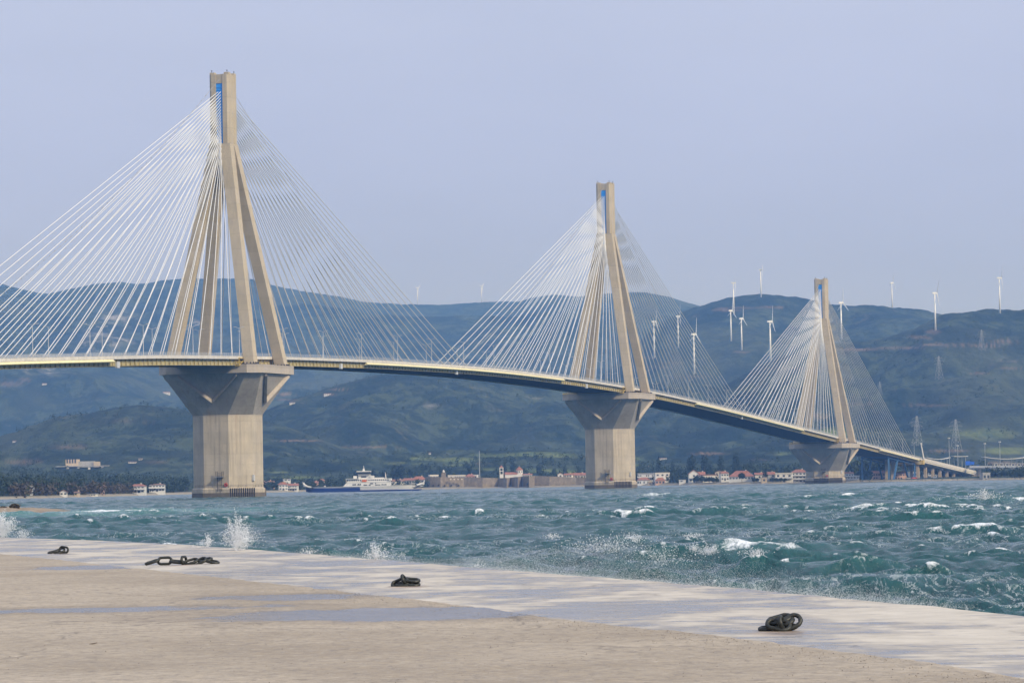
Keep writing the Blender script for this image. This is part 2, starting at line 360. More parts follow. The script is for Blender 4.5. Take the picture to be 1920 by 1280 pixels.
# puddles and wet film: shape set by low spots
sx = m.new('ShaderNodeSeparateXYZ'); m.l.new(p, sx.inputs[0])
w1 = m.noise(m.map(p, (1.0, .55, 0)), .30, 6, .62, .5); w2 = m.noise(m.map(p, (1.3, .8, 0)), 1.0, 5, .65)
wv = m.math('ADD', m.math('MULTIPLY', w1, .65), m.math('MULTIPLY', w2, .35))
w3 = m.noise(m.map(p, (.5, 2.2, 0)), 1.1, 6, .7)
wet_out = m.rng(m.math('ADD', m.math('MULTIPLY', wv, .7), m.math('MULTIPLY', w3, .3)), .470, .54)
vd = m.new('ShaderNodeTexVoronoi', feature='DISTANCE_TO_EDGE'); vd.inputs['Scale'].default_value = .16; dn_ = m.new('ShaderNodeVectorMath', operation='ADD'); nv = m.new('ShaderNodeTexNoise'); nv.inputs['Scale'].default_value = .9; nv.inputs['Detail'].default_value = 6
m.l.new(p, nv.inputs[0]); m.l.new(p, dn_.inputs[0]); m.l.new(nv.outputs['Color'], dn_.inputs[1]); m.l.new(dn_.outputs[0], vd.inputs['Vector'])
crk = m.math('MULTIPLY', m.rng(vd.outputs['Distance'], .006, .001), m.rng(big, .42, .55)); base = m.mix(m.math('MULTIPLY', crk, .6), base, (.12, .10, .08))
ru = None
for (cx_, cy_) in ((3.04, 40.6), (-1.9, 61.4), (-7.76, 81.7), (-12.8, 99.)):
    a_ = m.math('DIVIDE', m.math('SUBTRACT', sx.outputs[0], cx_), .42); b_ = m.math('DIVIDE', m.math('SUBTRACT', sx.outputs[1], cy_), 1.1)
    r_ = m.math('SUBTRACT', 1.0, m.math('ADD', m.math('MULTIPLY', a_, a_), m.math('MULTIPLY', b_, b_))); ru = r_ if ru is None else m.math('MAXIMUM', ru, r_)
base = m.mix(m.math('MULTIPLY', m.rng(m.math('ADD', ru, m.math('MULTIPLY', m.math('SUBTRACT', cl, .5), 2.)), .0, 1.), .55), base, (.30, .17, .09))
# standing puddle in the hollow beside the joint
def hollow(cx, cy, rx, ry):
    dx = m.math('DIVIDE', m.math('SUBTRACT', sx.outputs[0], cx), rx); dy = m.math('DIVIDE', m.math('SUBTRACT', sx.outputs[1], cy), ry)
    r = m.math('ADD', m.math('MULTIPLY', dx, dx), m.math('MULTIPLY', dy, dy)); return m.math('SUBTRACT', 1.0, r)
h1 = hollow(-1.7, 47.6, 2.9, 2.6); h2 = hollow(-3.6, 56.0, 1.5, 1.8); h3 = hollow(-9.5, 80, 1.6, 2.2); h4 = hollow(-6.0, 51.5, 3.5, 1.5)
hh = m.math('MAXIMUM', m.math('MAXIMUM', h1, h2), m.math('MAXIMUM', h3, m.math('SUBTRACT', h4, .35)))
wet_in = m.rng(m.math('ADD', hh, m.math('MULTIPLY', m.math('SUBTRACT', w2, .5), 2.2)), .05, .35)
damp_in = m.rng(m.math('ADD', hh, m.math('MULTIPLY', m.math('SUBTRACT', w1, .5), 5)), -.9, .4)
wet = m.mix(ap, wet_in, wet_out)
damp = m.mix(ap, m.math('MULTIPLY', damp_in, .55), m.rng(wv, .42, .52, 0., .45))
base = m.mix(damp, base, m.mix(1.0, base, (.62, .60, .60), 'MULTIPLY'))
base = m.mix(m.math('MULTIPLY', wet, .8), base, m.mix(1.0, base, (.36, .34, .33), 'MULTIPLY'))
m.set('Base Color', base)
rr = m.mix(wet, (.8, .8, .8), (.14, .14, .14)); rr = m.mix(m.math('MULTIPLY', damp, .4), rr, (.5, .5, .5)); m.set('Roughness', rr)
hgt = m.math('MULTIPLY', m.math('ADD', fine, m.math('MULTIPLY', grit, .5)), m.rng(wet, 0, 1, 1, .12))
m.bump(hgt, .6, .012); M['quay'] = m.m
build_quay()

# ------------------------------------------------------------ sea
def water_mat():
    m = NM('sea_water'); p = m.pos(); foam = m.attr('foam'); hgt = m.attr('crest'); sh = m.attr('shallow')
    g = m.rng(hgt, -.3, .75)
    deep = m.mix(g, (.014, .050, .068), (.018, .095, .100))  # light showing through the crests is put in as greener colour with height
    deep = m.mix(sh, deep, (.10, .26, .24))
    br = m.noise(m.map(p, (1, .45, 1)), 2.4, 8, .78, .9)
    f = m.math('MULTIPLY', m.rng(m.math('ADD', foam, m.math('MULTIPLY', m.math('SUBTRACT', br, .5), 3.0)), .42, .95), m.rng(foam, .02, .3))
    ln1 = m.noise(m.map(p, (1, .4, 1)), .9, 6, .7, 1.2); ln2 = m.math('ABSOLUTE', m.math('SUBTRACT', ln1, .5))
    lace = m.math('MULTIPLY', m.rng(ln2, .022, .0), m.math('MULTIPLY', m.attr('lace'), m.rng(br, .42, .62)))
    f = m.math('MAXIMUM', f, m.math('MULTIPLY', lace, .75))
    col = m.mix(f, deep, (.80, .83, .84)); m.set('Base Color', col)
    m.set('Roughness', m.mix(f, (.16, .16, .16), (.9, .9, .9))); m.set('IOR', 1.333)
    n1 = m.noise(m.map(p, (1, .8, 1)), 2.6, 7, .68, .35); n2 = m.noise(m.map(p, (1, .6, 1)), .8, 5, .6, .2)
    h = m.math('ADD', m.math('MULTIPLY', n1, .24), m.math('MULTIPLY', n2, .6))
    m.bump(h, .7, 1.0); return m.m
M['water'] = water_mat()
WAVES = []
_wr = np.random.default_rng(5)
for k in range(80):
    lam = .55*(13/.55)**_wr.random()**.85; th = R(-118) + _wr.normal()*R(15 + 26*exp(-lam/3.))          # running towards the quay, to the lower left
    amp = .0140*lam**.97*(.6 + .8*_wr.random())*exp(-(lam/10.5)**4)
    WAVES.append((lam, th, amp, _wr.random()*2*pi))
def g_at(px, py, z=.4): return ground(px, py, z)
BREAK = [(1328, 1040, .65, 2.6, 1.4), (1415, 1042, .70, 2.9, 1.5), (1190, 1015, .4, 2.0, 1.2), (1850, 940, .75, 9, 6), (1700, 1093, .22, 2.2, 1.2), (1500, 1100, .2, 2.4, 1.0), (1640, 1062, .35, 2.6, 1.2), (1560, 1080, .2, 2.5, 1.3), (1310, 976, .45, 3, 2.2), (1230, 929, .6, 9, 7)]
BP = [(g_at(a, b), h, rx, ry) for a, b, h, rx, ry in BREAK]
def sea(X, Y, dres=None):
    z = np.zeros_like(X); dx = np.zeros_like(X); dy = np.zeros_like(X); J = np.zeros_like(X)
    gust = .75 + .5*vnoise(X/45, Y/70)
    WP = [vnoise(X/s_, Y/s_) for s_ in (6., 22., 60.)]
    for lam, th, a, ph in WAVES:
        k = 2*pi/lam; cx, cy = cos(th), sin(th); q = k*(X*cx + Y*cy) + ph + (2.4 + ph*.3)*WP[0 if lam < 2 else 1 if lam < 6 else 2]
        w = a if dres is None else a*np.clip((lam/dres - 1.6)/1.6, 0, 1)
        s_, c_ = np.sin(q), np.cos(q); z += w*c_; dx -= w*cx*s_*1.3; dy -= w*cy*s_*1.3; J += w*k*c_*1.3
    z *= gust; J *= gust
    for P, h, rx, ry in BP:
        u = (X - P.x)/rx; v = (Y - P.y)/ry; z += h*np.exp(-u*u - (v + .25*u*u)**2)*(1 + .3*fbm(X*.9, Y*.9, 3))
    return z, dx*gust, dy*gust, J
def build_sea():
    az = np.concatenate([np.linspace(-.62, -.165, 90)[:-1], np.linspace(-.165, .165, 1150), np.linspace(.165, .62, 90)[1:]])
    Yr = [18.]
    while Yr[-1] < 3050: Yr.append(Yr[-1] + max(.16, Yr[-1]*.0024))
    Yr = np.array(Yr); dY = np.gradient(Yr)
    Yg, A = np.meshgrid(Yr, az, indexing='ij'); X = A*Yg
    dres = np.maximum(dY[:, None], np.abs(Yg)*.00030)*np.ones_like(X)*.8
    z, dx, dy, J = sea(X, Yg, dres)
    px = px_of(X, Yg)
    low = fbm(X/26, Yg/40, 3)
    foam = np.clip((J - 1.22 + .70*low)*1.8, 0, 1)*np.clip((z - .03)*4, 0, 1)
    foam = np.where(Yg > 400, foam*1.25, foam)
    for P, h, rx, ry in BP:
        u = (X - P.x)/(rx*.9); v = (Yg - P.y + .2*ry)/(ry*.55)
        foam = np.maximum(foam, np.clip(1.15*np.exp(-u*u - v*v)*(h/.6)**.3 - .30 + .45*fbm(X*1.3, Yg*1.3, 3), 0, 1))
    # wash along the quay wall
    dq = X - edge_x(Yg); near = (Yg < 230)
    wash = np.clip(1 - dq/(1.2 + 1.6*vnoise(Yg/6, X*0)), 0, 1)*near*(dq > -1.5)*(.55 + .5*fbm(X*.8, Yg*.8, 3))
    foam = np.maximum(foam, wash*.8)
    sh = np.clip(1 - dq/7., 0, 1)*near*(dq > -1)*.55
    # surf round the gravel spit
    sp = ((X + 92)/34)**2 + ((Yg - 572)/30)**2
    sh = np.maximum(sh, np.clip(1.25 - ((X + 70)/42)**2 - ((Yg - 520)/90)**2, 0, 1)*.6)
    foam = np.maximum(foam, np.clip(1.0 - np.abs(Yg - (546 + .35*(X+80) + 4*fbm(X/9, X*0, 3)))/9, 0, 1)*np.clip((-50 - X)/10, 0, 1)*(X > -150))
    foam = np.maximum(foam, np.clip(1 - (Yg-640)**2/160 - (X+66)**2/30, 0, 1))
    # low surf on the far shore
    fs = shore(px) - Yg; foam = np.maximum(foam, np.clip(1 - np.abs(fs - 12)/8, 0, 1)*np.clip(fbm(X/18, X*0, 3)*1.6 - .1, 0, .8))
    V = np.stack([X + dx*.45, Yg + dy*.45, z], -1).reshape(-1, 3)
    me = np_mesh('sea', V, grid_faces(*X.shape), M['water'], True, dict(foam=foam, crest=z, shallow=sh, lace=np.clip(fbm(X/14, Yg/22, 3)*2.2 + .15, 0, 1) + np.clip(1 - dq/5, 0, 1)*near*.8))
    tag(link('sea', me), 'rough teal sea with whitecaps', 'water', kind='structure')
build_sea()

# ------------------------------------------------------------ bridge
BU = Vector((sin(.2969), cos(.2969), 0)); BR = Vector((cos(.2969), -sin(.2969), 0)); B0 = Vector((-111.57, 1370.8, 0))
def bp(t, off, z): return B0 + BU*t + BR*off + Vector((0, 0, z))
PROF = np.array([(-700,26),(-560,32.5),(-400,40.4),(-233,48.4),(-100,53.4),(32,56.7),(145,58.5),(277,59.4),(351,59.1),(462,57.7),(560,55.6),(650,52.7),(764,48.2),(886,42.7),(1000,37.4),(1100,32.9),(1167,29.9),(1300,23.8),(1425,18.),(1550,12.6),(1680,7.0),(1800,4.5)])
_tt = np.arange(-700, 1801, 5.); _zz = np.interp(_tt, PROF[:, 0], PROF[:, 1]); _k = np.hanning(25); _k /= _k.sum()
_zs = np.convolve(np.pad(_zz, 12, mode='edge'), _k, 'valid')
rail_z = lambda t: float(np.interp(t, _tt, _zs))      # top of the railing
road_z = lambda t: rail_z(t) - 1.75
ROT = -.2969      # local x along BR, local y along BU
def sweep(mb, ts, poly):
    """sweep a cross section (offset, height above road) along the deck profile"""
    n = len(poly); base = len(mb.v)
    for t in ts:
        for (o, h) in poly: mb.v.append(tuple(bp(t, o, road_z(t) + h)))
    for i in range(len(ts) - 1):
        for j in range(n): mb.f.append((base+i*n+j, base+i*n+(j+1) % n, base+(i+1)*n+(j+1) % n, base+(i+1)*n+j))
    mb.f.append(tuple(base + j for j in range(n))[::-1]); mb.f.append(tuple(base + (len(ts)-1)*n + j for j in range(n)))
TS = [float(x) for x in np.arange(-620, 1425.1, 8)]
deck = empty('bridge_deck', bp(0, 0, 0), 0, 'long pale road deck with cream yellow side girders crossing the strait', 'bridge deck')
deck.location = (0, 0, 0)
mb = MB(); sweep(mb, TS, [(-13.2,-.35),(13.2,-.35),(13.2,0),(-13.2,0)]); mb.build('road_slab', M['asphalt'], deck)
for sg in (-1, 1):
    mb = MB(); a, b = sorted((sg*13.2, sg*13.62)); sweep(mb, TS, [(a,-.55),(b,-.55),(b,.62),(a,.62)]); mb.build('parapet', M['deck_edge'], deck)
    # railing: posts and three bars
    mb = MB(); 
    for h in (.95, 1.3, 1.72): sweep(mb, TS, [(sg*13.40-.05, h-.05),(sg*13.40+.05, h-.05),(sg*13.40+.05, h+.05),(sg*13.40-.05, h+.05)])
    for t in np.arange(-620, 1420, 2.0):
        if sg < 0 and t % 4: continue
        p = bp(t, sg*13.40, road_z(t)+.6); mb.tube(p, p + Vector((0,0,1.1)), .055, 4)
    mb.build('railing', M['rail'], deck)
    # girder web with flanges and stiffeners
    g0 = 11.9 if sg > 0 else -12.2
    mb = MB(); sweep(mb, TS, [(g0,-2.85),(g0+.3,-2.85),(g0+.3,-.56),(g0,-.56)])
    sweep(mb, TS, [(g0-.3,-3.0),(g0+.6,-3.0),(g0+.6,-2.86),(g0-.3,-2.86)])
    for t in np.arange(-620, 1420, 4.0):
        o = g0+.3 if sg > 0 else g0-.45
        A = [bp(t-.09, o, road_z(t)-2.85), bp(t+.09, o, road_z(t)-2.85), bp(t+.09, o+.55 if sg > 0 else o, road_z(t)-2.85), bp(t-.09, o+.55 if sg > 0 else o, road_z(t)-2.85)]
        if sg > 0: mb.loft(A, [v + Vector((0, 0, 2.28)) for v in A])
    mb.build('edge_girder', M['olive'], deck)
mb = MB()
for t in np.arange(-618, 1420, 4.0):
    z = road_z(t); A = [bp(t-.25,-11.8,z-2.5), bp(t+.25,-11.8,z-2.5), bp(t+.25,11.8,z-2.5), bp(t-.25,11.8,z-2.5)]
    mb.loft(A, [v + Vector((0,0,2.13)) for v in A])
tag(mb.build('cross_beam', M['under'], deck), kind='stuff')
for t0, t1 in ((-620,-142),(125,425),(700,990),(1250,1405)):
    for sg in (1, -1):
        mb = MB(); ts = list(np.linspace(t0, t1, 40))
        if sg > 0: sweep(mb, ts, [(13.64,-.62),(14.5,-1.35),(14.3,-1.6),(12.6,-1.75)])
        else: sweep(mb, ts, [(-12.6,-1.75),(-14.3,-1.6),(-14.5,-1.35),(-13.64,-.62)])
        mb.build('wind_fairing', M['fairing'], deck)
# under-deck inspection gantries and drain boxes
for t in (-136, 96, 252, 470, 818):
    mb = MB(); z = road_z(t)
    A = [bp(t-1.2, 12.3, z-3.6), bp(t+1.2, 12.3, z-3.6), bp(t+1.2, 13.1, z-3.6), bp(t-1.2, 13.1, z-3.6)]
    mb.loft(A, [v + Vector((0,0,2.2)) for v in A]); mb.build('drain_box', M['rail'], deck)

def build_pylon(t0, zc, label, first):
    root = empty('bridge_pylon', bp(t0, 0, 0), ROT, label, 'bridge pylon', 'bridge pylons standing in the strait')
    zs = zc - 3.3 - 15.8                                # top of the octagonal shaft
    Rr = 13.55
    octo = lambda r, z: [(r*cos(R(22.5 + 45*i)), r*sin(R(22.5 + 45*i)), z) for i in range(8)]
    # shaft
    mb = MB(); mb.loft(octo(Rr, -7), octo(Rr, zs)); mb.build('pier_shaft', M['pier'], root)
    mb = MB(); mb.loft(octo(Rr+.75, -7), octo(Rr+.75, 3.3)); mb.loft(octo(Rr+.75, 3.3), octo(Rr+.05, 3.9)); col_ = mb.build('tide_collar', M['pier'], root)
    mb = MB(); mb.loft(octo(Rr+.78, -7), octo(Rr+.78, 1.9), True); mb.build('weed_band', M['wet'], root)
    mb = MB(); mb.loft(octo(Rr+.10, zs-.35), octo(Rr+.10, zs)); mb.build('shaft_lip', M['cap'], root)
    # vertical timber fenders on the two faces towards the shipping lane
    for i in range(7):
        a0, a1 = R(22.5 + 45*i), R(67.5 + 45*i)
        if i not in (6, 5, 0, 1) : continue
        if i == 5 and zs > 30: continue
        for k in range(12):
            f = (k + .5)/12; x = (Rr+.75)*(cos(a0)*(1-f) + cos(a1)*f); y = (Rr+.75)*(sin(a0)*(1-f) + sin(a1)*f); n = Vector((cos((a0+a1)/2), sin((a0+a1)/2), 0))
            P = Vector((x, y, .3)) + n*.25; MB().tube(P, P + Vector((0,0,3.4)), .26, 8).build('fender', M['dark'], root)
    # capital: eight-sided flare to a chamfered square
    hw = 20.6; c = 4.6
    sq = lambda w, c, z: [(w, -c, z)]*0 + [(w, w-c, z), (w-c, w, z), (-(w-c), w, z), (-w, w-c, z), (-w, -(w-c), z), (-(w-c), -w, z), (w-c, -w, z), (w, -(w-c), z)]
    A = octo(Rr, zs); B = sq(hw, c, zc-3.3)
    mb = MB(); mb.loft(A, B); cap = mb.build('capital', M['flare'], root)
    # raised V ribs on the four main faces
    zt, zb_ = zc-3.3, zs
    for q in range(4):
        ang = R(90*q)
        def fp(u, f):    # point on main face, u along the face, f height fraction (0 bottom 1 top)
            d = Rr*cos(R(22.5))*(1-f) + hw*f
            return Vector((d*cos(ang) - u*sin(ang), d*sin(ang) + u*cos(ang), zb_ + (zt-zb_)*f))
        nrm = Vector((cos(ang), sin(ang), -.35)).normalized()
        mb = MB()
        for s_ in (-1, 1):
            a, b = fp(0, .34), fp(s_*12.2, .97)
            w = Vector((0, 0, 1.0))
            A = [a - w, a + w, a + w*.1 + nrm*1.25, a - w*.4 + nrm*1.25]; Bq = [b - w*.7, b + w*.7, b + w*.1 + nrm*1.25, b - w*.3 + nrm*1.25]
            mb.loft(A, Bq)
        mb.build('rib', M['cap'], cap)  # paler concrete puts the sunlit look of the ribs into their colour
    mb = MB(); mb.loft(sq(hw+1.0, c+.3, zc-3.3), sq(hw+1.0, c+.3, zc)); mb.build('cap_slab', M['cap'], root)
    # legs
    top = 87.; s0, s1 = 16.6, 2.12
    for sx in (-1, 1):
        for sy in (-1, 1):
            h0, h1 = 2.05, 2.12
            Q = lambda s, h, z: [(sx*s-h, sy*s-h, z), (sx*s+h, sy*s-h, z), (sx*s+h, sy*s+h, z), (sx*s-h, sy*s+h, z)]
            mb = MB(); mb.loft(Q(s0, h0, zc-.5), Q(s1, h1, zc+top)); leg = mb.build('leg', M['leg'], root)
            mb = MB(); mb.box(sx*s0-2.7, sy*s0-2.7, zc, sx*s0+2.7, sy*s0+2.7, zc+.3)
            for k in range(14):
                a = 2*pi*k/14; r_ = 3.3; x = sx*s0 + max(-2.5, min(2.5, r_*cos(a))); y = sy*s0 + max(-2.5, min(2.5, r_*sin(a)))
                mb.box(x-.18, y-.18, zc+.3, x+.18, y+.18, zc+.85)
            mb.build('leg_base', M['dark'], leg)
    # joining block and head
    mb = MB()
    sC = s1 + (s0-s1)*(87-78.5)/87
    mb.loft([(-sC-.6,-sC-.6,zc+78.5),(sC+.6,-sC-.6,zc+78.5),(sC+.6,sC+.6,zc+78.5),(-sC-.6,sC+.6,zc+78.5)],
            [(-3.2,-3.2,zc+87),(3.2,-3.2,zc+87),(3.2,3.2,zc+87),(-3.2,3.2,zc+87)]); mb.build('joining_block', M['leg'], root)
    H = 4.25; zh0, zh1 = zc+87, zc+114.2; sl = 1.38
    for sx in (-1, 1):       # two walls with the slot between them
        a, b = sorted((sx*sl, sx*H))
        mb = MB(); ch = .0
        poly = [(sx*sl,-H),(sx*(H-1.0),-H),(sx*H,-(H-1.0)),(sx*H,-1.5),(sx*(H-.35),-1.2),(sx*(H-.35),1.2),(sx*H,1.5),(sx*H,H-1.0),(sx*(H-1.0),H),(sx*sl,H)]
        if sx < 0: poly = poly[::-1]
        mb.prism(poly, zh0-6, zh1)
        for sy in (-1, 1): mb.box(*sorted((sx*(H-.35), sx*2.0))[:1], min(sy*1.8, sy*(H-.2)), zh1, sorted((sx*(H-.35), sx*2.0))[1], max(sy*1.8, sy*(H-.2)), zh1+.7)
        mb.build('head_wall', M['leg'], root)
    mb = MB(); mb.box(-sl+.01, -H+.2, zc+110.6, sl-.01, H-.2, zh1-.05); mb.build('head_lintel', M['leg'], root)
    mb = MB(); mb.box(-sl+.03, -3.85, zc+80.6, sl-.03, 3.85, zc+110.6)
    for k in range(24):
        z = zc + 82 + k*1.17
        for sy in (-1, 1): mb.box(-sl+.05, min(sy*3.85, sy*4.05), z, sl-.05, max(sy*3.85, sy*4.05), z+.22)
    mb.build('anchor_box', M['blue'], root)
    for x, y in ((-3.2,-3.6),(3.2,-3.6),(3.4,3.2)):
        MB().tube((x, y, zh1+.6), (x, y, zh1+1.5), .1, 5).box(x-.2, y-.2, zh1+1.3, x+.2, y+.2, zh1+1.6).build('beacon', M['dark'], root)
    # stay cables: 23 pairs to each side, anchored along both deck edges
    inv = Matrix.Rotation(-ROT, 4, 'Z') @ Matrix.Translation(-Vector(bp(t0, 0, 0)))
    for sy in (-1, 1):
        for k in range(23):
            t = t0 + sy*(13.5 + 11.55*k + (1.5 if k else 0)); za = zc + 81.5 + k*1.17
            for sx in (-1, 1):
                q = inv @ bp(t, sx*12.75, road_z(t) + .1); p_ = Vector((sx*.55, sy*3.8, za))
                d = (p_ - q).normalized()
                cb = MB(); a_ = Vector((0, 0, 1)).cross(d).normalized(); b_ = d.cross(a_); e_ = q + d*3.2
                for c0 in (p_, e_): cb.v += [tuple(c0 + (a_*cos(pi/4*g) + b_*sin(pi/4*g))*.14) for g in range(8)]
                cb.f += [(g, (g+1) % 8, 8 + (g+1) % 8, 8 + g) for g in range(8)]
                ob = cb.build('stay_cable', M['cable'], root, True)
                a_ = MB(); a_.tube(q, q + d*3.3, .24, 6); a_.box(q.x-.3, q.y-.3, q.z-.6, q.x+.3, q.y+.3, q.z+.5); a_.build('cable_anchor', M['cable_end'], ob)
    # thin guard wires from the head down to mid span
    for sy in (-1, 1):
        pts = []
        q = inv @ bp(t0 + sy*279, 0, road_z(t0 + sy*279)); p_ = Vector((0, sy*4.2, zc+112))
        mb = MB()
        for j in range(17):
            f = j/16; v = p_ + (q - p_)*f; v.z -= 9*4*f*(1-f); pts.append(v)
        for j in range(16): mb.tube(pts[j], pts[j+1], .075, 4)
        for j in range(1, 60):
            f = j/60; v = p_ + (q - p_)*f; v.z -= 9*4*f*(1-f); mb.box(v.x-.16, v.y-.16, v.z-.16, v.x+.16, v.y+.16, v.z+.16)
        mb.build('guard_wire', M['cable_end'], root)
    # service landing, box and buoy just above the water
    am = (-22.5+45*7.5); 
    def face_pt(i, f, z, out=.05):
        a0, a1 = R(22.5+45*i), R(67.5+45*i); n = Vector((cos((a0+a1)/2), sin((a0+a1)/2), 0))
        return Vector((Rr*(cos(a0)*(1-f)+cos(a1)*f), Rr*(sin(a0)*(1-f)+sin(a1)*f), z)) + n*out, n
    P, n = face_pt(5, .66, 4.0, 1.0); tdir = Vector((-n.y, n.x, 0))
    mb = MB()
    for s_ in (-1, 1): mb.tube(P + tdir*.9*s_ - Vector((0,0,1.5)), P + tdir*.9*s_ + Vector((0,0,6.2)), .10, 5)
    for k in range(14): mb.tube(P - tdir*.9 + Vector((0,0,-1+k*.5)), P + tdir*.9 + Vector((0,0,-1+k*.5)), .06, 4)
    for s_ in (-1, 1): mb.tube(P + tdir*1.5*s_ + Vector((0,0,4.2)), P + tdir*1.5*s_ + Vector((0,0,6.3)), .13, 5)
    lad = mb.build('access_ladder', M['dark'], root)
    a = P + Vector((0,0,4.1)); mb = MB(); mb.box(a.x-1.6, a.y-1.1, a.z-.1, a.x+1.6, a.y+1.1, a.z+.1); mb.build('landing', M['steel'], lad)
    P, n = face_pt(5, .88, 5.0, .25); mb = MB()
    tor = [Vector((cos(2*pi*k/10), 0, sin(2*pi*k/10)))*.55 for k in range(10)]
    for k in range(10): mb.tube(P + tor[k], P + tor[(k+1) % 10], .2, 6)
    mb.build('lifebuoy', M['red'], root)
    P, n = face_pt(6, .985, 7.6, .35); mb = MB(); mb.box(P.x-.45, P.y-.35, P.z-1.15, P.x+.45, P.y+.35, P.z+1.15); mb.build('equipment_box', M['white'], root)
    mb = MB()
    for i in range(8):
        a, n = face_pt(i, 0.02, 4.9, .6); b, n2 = face_pt(i, .98, 4.9, .6); mb.tube(a, b, .05, 4)
        for f in (.02, .35, .65, .98):
            a, n = face_pt(i, f, 3.9, .6); mb.tube(a, a + Vector((0,0,1)), .05, 4)
    mb.build('handrail', M['dark'], root)
    # yellow maintenance frame between cap and deck
    zd = road_z(t0-15) - 3.1
    mb = MB(); y0, y1 = -20.0, -14.6
    for y in (y0, y1):
        for x in np.linspace(-20.4, 8.6, 13): mb.tube((x, y, zc+.05), (x, y, zd+.6), .13, 4)
        for z in (zc+.15, (zc+zd)/2, zd+.5): mb.tube((-20.4, y, z), (8.6, y, z), .16, 4)
        xs = np.linspace(-20.4, 8.6, 13)
        for i in range(12): mb.tube((xs[i], y, zc+.1 if i % 2 else zd+.4), (xs[i+1], y, zd+.4 if i % 2 else zc+.1), .10, 4)
    for x in np.linspace(-20.4, 8.6, 13): mb.tube((x, y0, zc+.15), (x, y1, zc+.15), .12, 4)
    mb.build('maintenance_frame', M['yellow'], root)
    mb = MB()
    for x in (9.0, 11.4, 13.9):
        for y in (-22.2, -15.6):
            mb.tube((x, y, zc+.1 if x < 13 else zd-.2), (x, y, zd+2.9), .19, 4)
    for z in (zd-.1, zd+1.4, zd+2.8):
        for y in (-22.2, -15.6): mb.tube((9.0, y, z), (14.2, y, z), .18, 4)
        mb.tube((13.9, -22.2, z), (13.9, -15.6, z), .18, 4); mb.tube((9.0, -22.2, z), (9.0, -15.6, z), .18, 4)
    mb.tube((9, -22.2, zd), (13.9, -22.2, zd+2.8), .12, 4); mb.tube((13.9, -22.2, zd), (13.9, -15.6, zd+2.8), .14, 4)
    mb.build('inspection_gantry', M['yellow'], root)
    mb = MB(); mb.box(-14.2, -16.2, zd-.2, 14.2, -13.6, zd+.9)
    for sy in (-1, 1): mb.box(-13.2, sy*15-1, zc+.02, -11.4, sy*15+1, zc+1.4); mb.box(-.8, sy*13-1, zc+.02, .8, sy*13+1, zc+1.4)
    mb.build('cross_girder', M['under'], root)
    return root
build_pylon(0, 51.1, 'nearest and tallest looking four legged concrete pylon with blue anchor slot, left of the ferry', True)
build_pylon(560, 51.1, 'middle four legged concrete pylon standing off the end of the old fort wall', False)
build_pylon(1120, 27.3, 'farthest four legged concrete pylon with the shortest pier shaft, beside the red roofed villas', False)

ORD = 'first second third fourth fifth sixth seventh eighth ninth tenth eleventh twelfth thirteenth'.split()
# deck lamps: leaning slender masts on both verges, mid median
def make_lamp():
    r_ = empty('street_lamp', (0, 0, 0), 0, 'slender grey street lamp with double arms standing on the bridge deck', 'street lamp', 'street lamps along the bridge deck')
    MB().tube((0,0,0), (0,0,11.5), .15, 6, .08).build('post', M['rail'], r_)
    MB().tube((0,0,11.4), (-1.7,0,11.9), .06, 5).tube((0,0,11.4), (1.7,0,11.9), .06, 5).build('arm', M['rail'], r_)
    for s_ in (-1, 1): MB().box(s_*1.7-.5, -.18, 11.85, s_*1.7+.5, .18, 12.0).build('lamp_head', M['white'], r_)
    return r_
lamp0 = make_lamp(); used = False
for i, t in enumerate(np.arange(-300, 1400, 47.0)):
    for off in (12.4, -12.4):
        o = copy_tree(lamp0) if used else lamp0; used = True
        o.location = bp(t + (20 if off < 0 else 0), off, road_z(t + (20 if off < 0 else 0))); o.rotation_euler = (0, 0, ROT)
        tp = t + (20 if off < 0 else 0); side = 'near' if off > 0 else 'far'; pn, pt_ = min((('nearest', 0), ('middle', 560), ('farthest', 1120)), key=lambda a: abs(a[1] - tp))
        o['label'] = 'slender street lamp on the %s deck edge, %s lamp %s of the %s pylon' % (side, ORD[int(abs(tp - pt_)//47)], 'left' if tp < pt_ else 'right', pn)

# approach viaduct: concrete piers under the same deck line
via = empty('approach_viaduct', (0, 0, 0), 0, 'low concrete approach viaduct on square piers running ashore at the right', 'viaduct')
TV = list(np.arange(1426, 1672, 8.)) + [1672.]
mb = MB(); sweep(mb, TV, [(-13.2,-.35),(13.2,-.35),(13.2,0),(-13.2,0)]); mb.build('road_slab', M['asphalt'], via)
mb = MB(); sweep(mb, TV, [(-13.4,-2.0),(-11,-3.0),(11,-3.0),(13.4,-2.0),(13.4,-.36),(-13.4,-.36)]); mb.build('deck_beam', M['offwhite'], via)
for sg in (-1, 1):
    a, b = sorted((sg*13.2, sg*13.7)); mb = MB(); sweep(mb, TV, [(a,-1.0),(b,-1.0),(b,1.5),(a,1.5)]); mb.build('parapet', M['deck_edge'], via)
for t in (1424, 1456, 1488, 1520, 1552, 1584, 1616, 1645):
    z = road_z(t); g = -3
    mb = MB()
    for off in (-2, 9):
        A = [bp(t-1.1, off-1.1, g), bp(t+1.1, off-1.1, g), bp(t+1.1, off+1.1, g), bp(t-1.1, off+1.1, g)]
        mb.loft(A, [Vector((v.x, v.y, z-3.6)) for v in A])
    A = [bp(t-1.0, -11, z-3.6), bp(t+1.0, -11, z-3.6), bp(t+1.0, 11.5, z-3.6), bp(t-1.0, 11.5, z-3.6)]
    mb.loft(A, [v + Vector((0, 0, .62)) for v in A]); mb.build('pier', M['tan'], via)
mb = MB(); z = road_z(1655); A = [bp(1658,-14,-2), bp(1674,-14,-2), bp(1674,14,-2), bp(1658,14,-2)]; mb.loft(A, [Vector((v.x, v.y, road_z(1650)-2.5)) for v in A]); mb.build('abutment', M['tan'], via)
